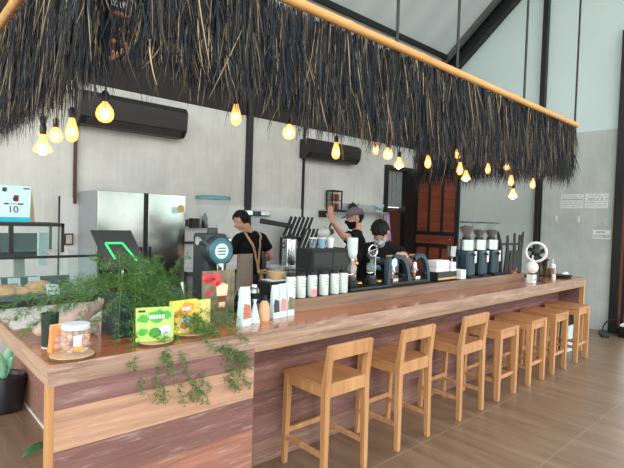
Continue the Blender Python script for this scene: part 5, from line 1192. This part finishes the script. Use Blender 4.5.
m.bar(k0, k0+Vector((.05, -.015, -.26)), .035, .008, (0, 1, 0)); m.bar(k0, k0+Vector((-.02, -.015, -.22)), .035, .008, (0, 1, 0)); m.build('apron_bow', M_strap, b1, True)

# barista in cap and black mask reaching up to the left
J = dict(pelvis=(4.18, 3.78, .98), neck=(4.15, 3.75, 1.575), head=(4.12, 3.765, 1.725), hf=(-.88, .38, -.16), hu=(-.14, .05, .98), shL=(3.99, 3.63, 1.495), shR=(4.29, 3.90, 1.495), elL=(3.75, 3.58, 1.53), elR=(4.20, 3.95, 1.20), wrL=(3.575, 3.58, 1.685), wrR=(3.98, 3.96, 1.15))
b2, S2, X2 = person('barista in purple-grey cap and black mask raising one hand', J, [((-.25, .05, .95), (-.9, -.1, -.2), 1, .22), ((-.9, .1, 0), (0, 0, 1), 1, .5)])
f2_ = X2['hf']
headshell(b2, S2, f2_, lambda p: p.y < -.02 and p.z > -.055 and p.z < .06, .010, 'hair', M_hair, .008, .2)
headshell(b2, S2, f2_, lambda p: p.y > .012 and p.z < -.008-.02*abs(p.x)/.06 and p.z > -.115 and abs(p.x) < .072, .007, 'face_mask', M_kmask, .004); eyes(b2, S2, f2_)
cpv = S2['head']
m = MB(); 
for j in range(9):
    t = j/8*math.pi/2
    for i in range(24): a = 6.2832*i/24; m.v.append(tuple(cpv+f2_@Vector((.092*math.cos(t)*math.cos(a), -.012+.112*math.cos(t)*math.sin(a), .042+.088*math.sin(t)))))
m.f = [(j*24+i, j*24+(i+1) % 24, (j+1)*24+(i+1) % 24, (j+1)*24+i) for j in range(8) for i in range(24)]; m.mi = [0]*len(m.f)
cpo = m.build('cap', M_cap, b2, True); cpo.modifiers.new('t', 'SOLIDIFY').thickness = .005
m = MB(); nB = 14
for j in range(2):
    for i in range(nB+1):
        a = math.radians(28+124*i/nB); rr_ = (.094, .112) if j == 0 else (.098, .175)
        m.v.append(tuple(cpv+f2_@Vector((rr_[0]*math.cos(a), -.012+rr_[1]*math.sin(a), .046-(.02*math.sin(a) if j else 0)))))
m.f = [(i, i+1, nB+2+i, nB+1+i) for i in range(nB)]; m.mi = [0]*nB
br_o = m.build('brim', M_cap, cpo, True); br_o.modifiers.new('t', 'SOLIDIFY').thickness = .005
MB().ell(cpv+f2_@Vector((.0, -.012, .131)), .008, None, 8, 6).build('cap_button', M_cap, cpo, True)
def chestprint(body, X, pts, name, mat, off=.004):
    shirt = [c for c in body.children if c.name.startswith('t_shirt')][0]
    bv = BVHTree.FromPolygons([v.co for v in shirt.data.vertices], [tuple(p.vertices) for p in shirt.data.polygons]); m = MB(); vs = []
    for x, z in pts:
        p = X['chest']+X['sh']*x+X['up']*z+X['fw']*.4; h = bv.ray_cast(p, -X['fw']); q = h[0] if h[0] is not None else p-X['fw']*.28; vs += [q+X['fw']*off]
    n = len(vs); cc = sum(vs, Vector())/n+X['fw']*.002; m.add(vs+[cc], [(i, (i+1) % n, n) for i in range(n)]); o = m.build(name, mat, body, True); sd = o.modifiers.new('t', 'SOLIDIFY'); sd.thickness = .003; return o
circ = lambda cx, cz, r, n=14, k=.0: [(cx+r*(1+k*math.sin(i*5))*math.cos(6.2832*i/n), cz+r*(1+k*math.sin(i*5))*math.sin(6.2832*i/n)) for i in range(n)]
chestprint(b2, X2, circ(-.03, .06, .055, 16, .3), 'red_print', M_red)
# barista with blue mask leaning over the bar
J = dict(pelvis=(4.06, 3.36, .97), neck=(3.88, 3.19, 1.455), head=(3.745, 3.07, 1.585), hf=(-.52, -.40, -.76), hu=(-.62, -.42, .66), shL=(4.10, 3.08, 1.38), shR=(3.78, 3.37, 1.39), elL=(4.05, 2.90, 1.25), elR=(3.42, 3.18, 1.27), wrL=(3.87, 2.86, 1.385), wrR=(3.20, 2.93, 1.31))
b3, S3, X3 = person('barista with black hair and pale blue mask bowed over the siphon brewers', J, [((-.9, -.2, .1), (0, -.2, 1), 1, .7), ((-.35, -.3, -.80), (-.5, -.8, .5), -1, .55)])
f3_ = X3['hf']
headshell(b3, S3, f3_, hairline, .018, 'hair', M_hair, .012, .3)
headshell(b3, S3, f3_, lambda p: p.y > .012 and p.z < -.006-.02*abs(p.x)/.06 and p.z > -.118 and abs(p.x) < .072, .008, 'face_mask', M_bmask, .004); eyes(b3, S3, f3_)
chestprint(b3, X3, circ(.02, .05, .045, 16), 'blue_print', M_bluep); chestprint(b3, X3, [(-.03, -.06), (.07, -.06), (.055, -.02), (.03, .02), (.01, .02), (-.015, -.02)], 'blue_print', M_bluep)
# metal jug lifted by the cap-wearing barista
jg = thing('round_sieve', (3.375, 3.50, 1.565), 'round grey sieve with black holder hanging beside the raised hand', 'sieve')
MB().lathe([(.005, 0), (.062, .004), (.066, .022), (.055, .03)], (0, 0, 0), 22, (-.45, -.85, .1)).build('disc', plain('grey_sieve', (170, 168, 164), 0.4, .4), jg, True); MB().bar((.04, .02, -.02), (.16, .03, .02), .05, .05).build('holder', M_blackp, jg, bevel=.01); MB().tube(bez((.10, .02, .02), (.14, .05, .09), (.18, .08, .08), (.19, .08, .10), 8), .010, 8).build('handle', M_blackp, jg, True)
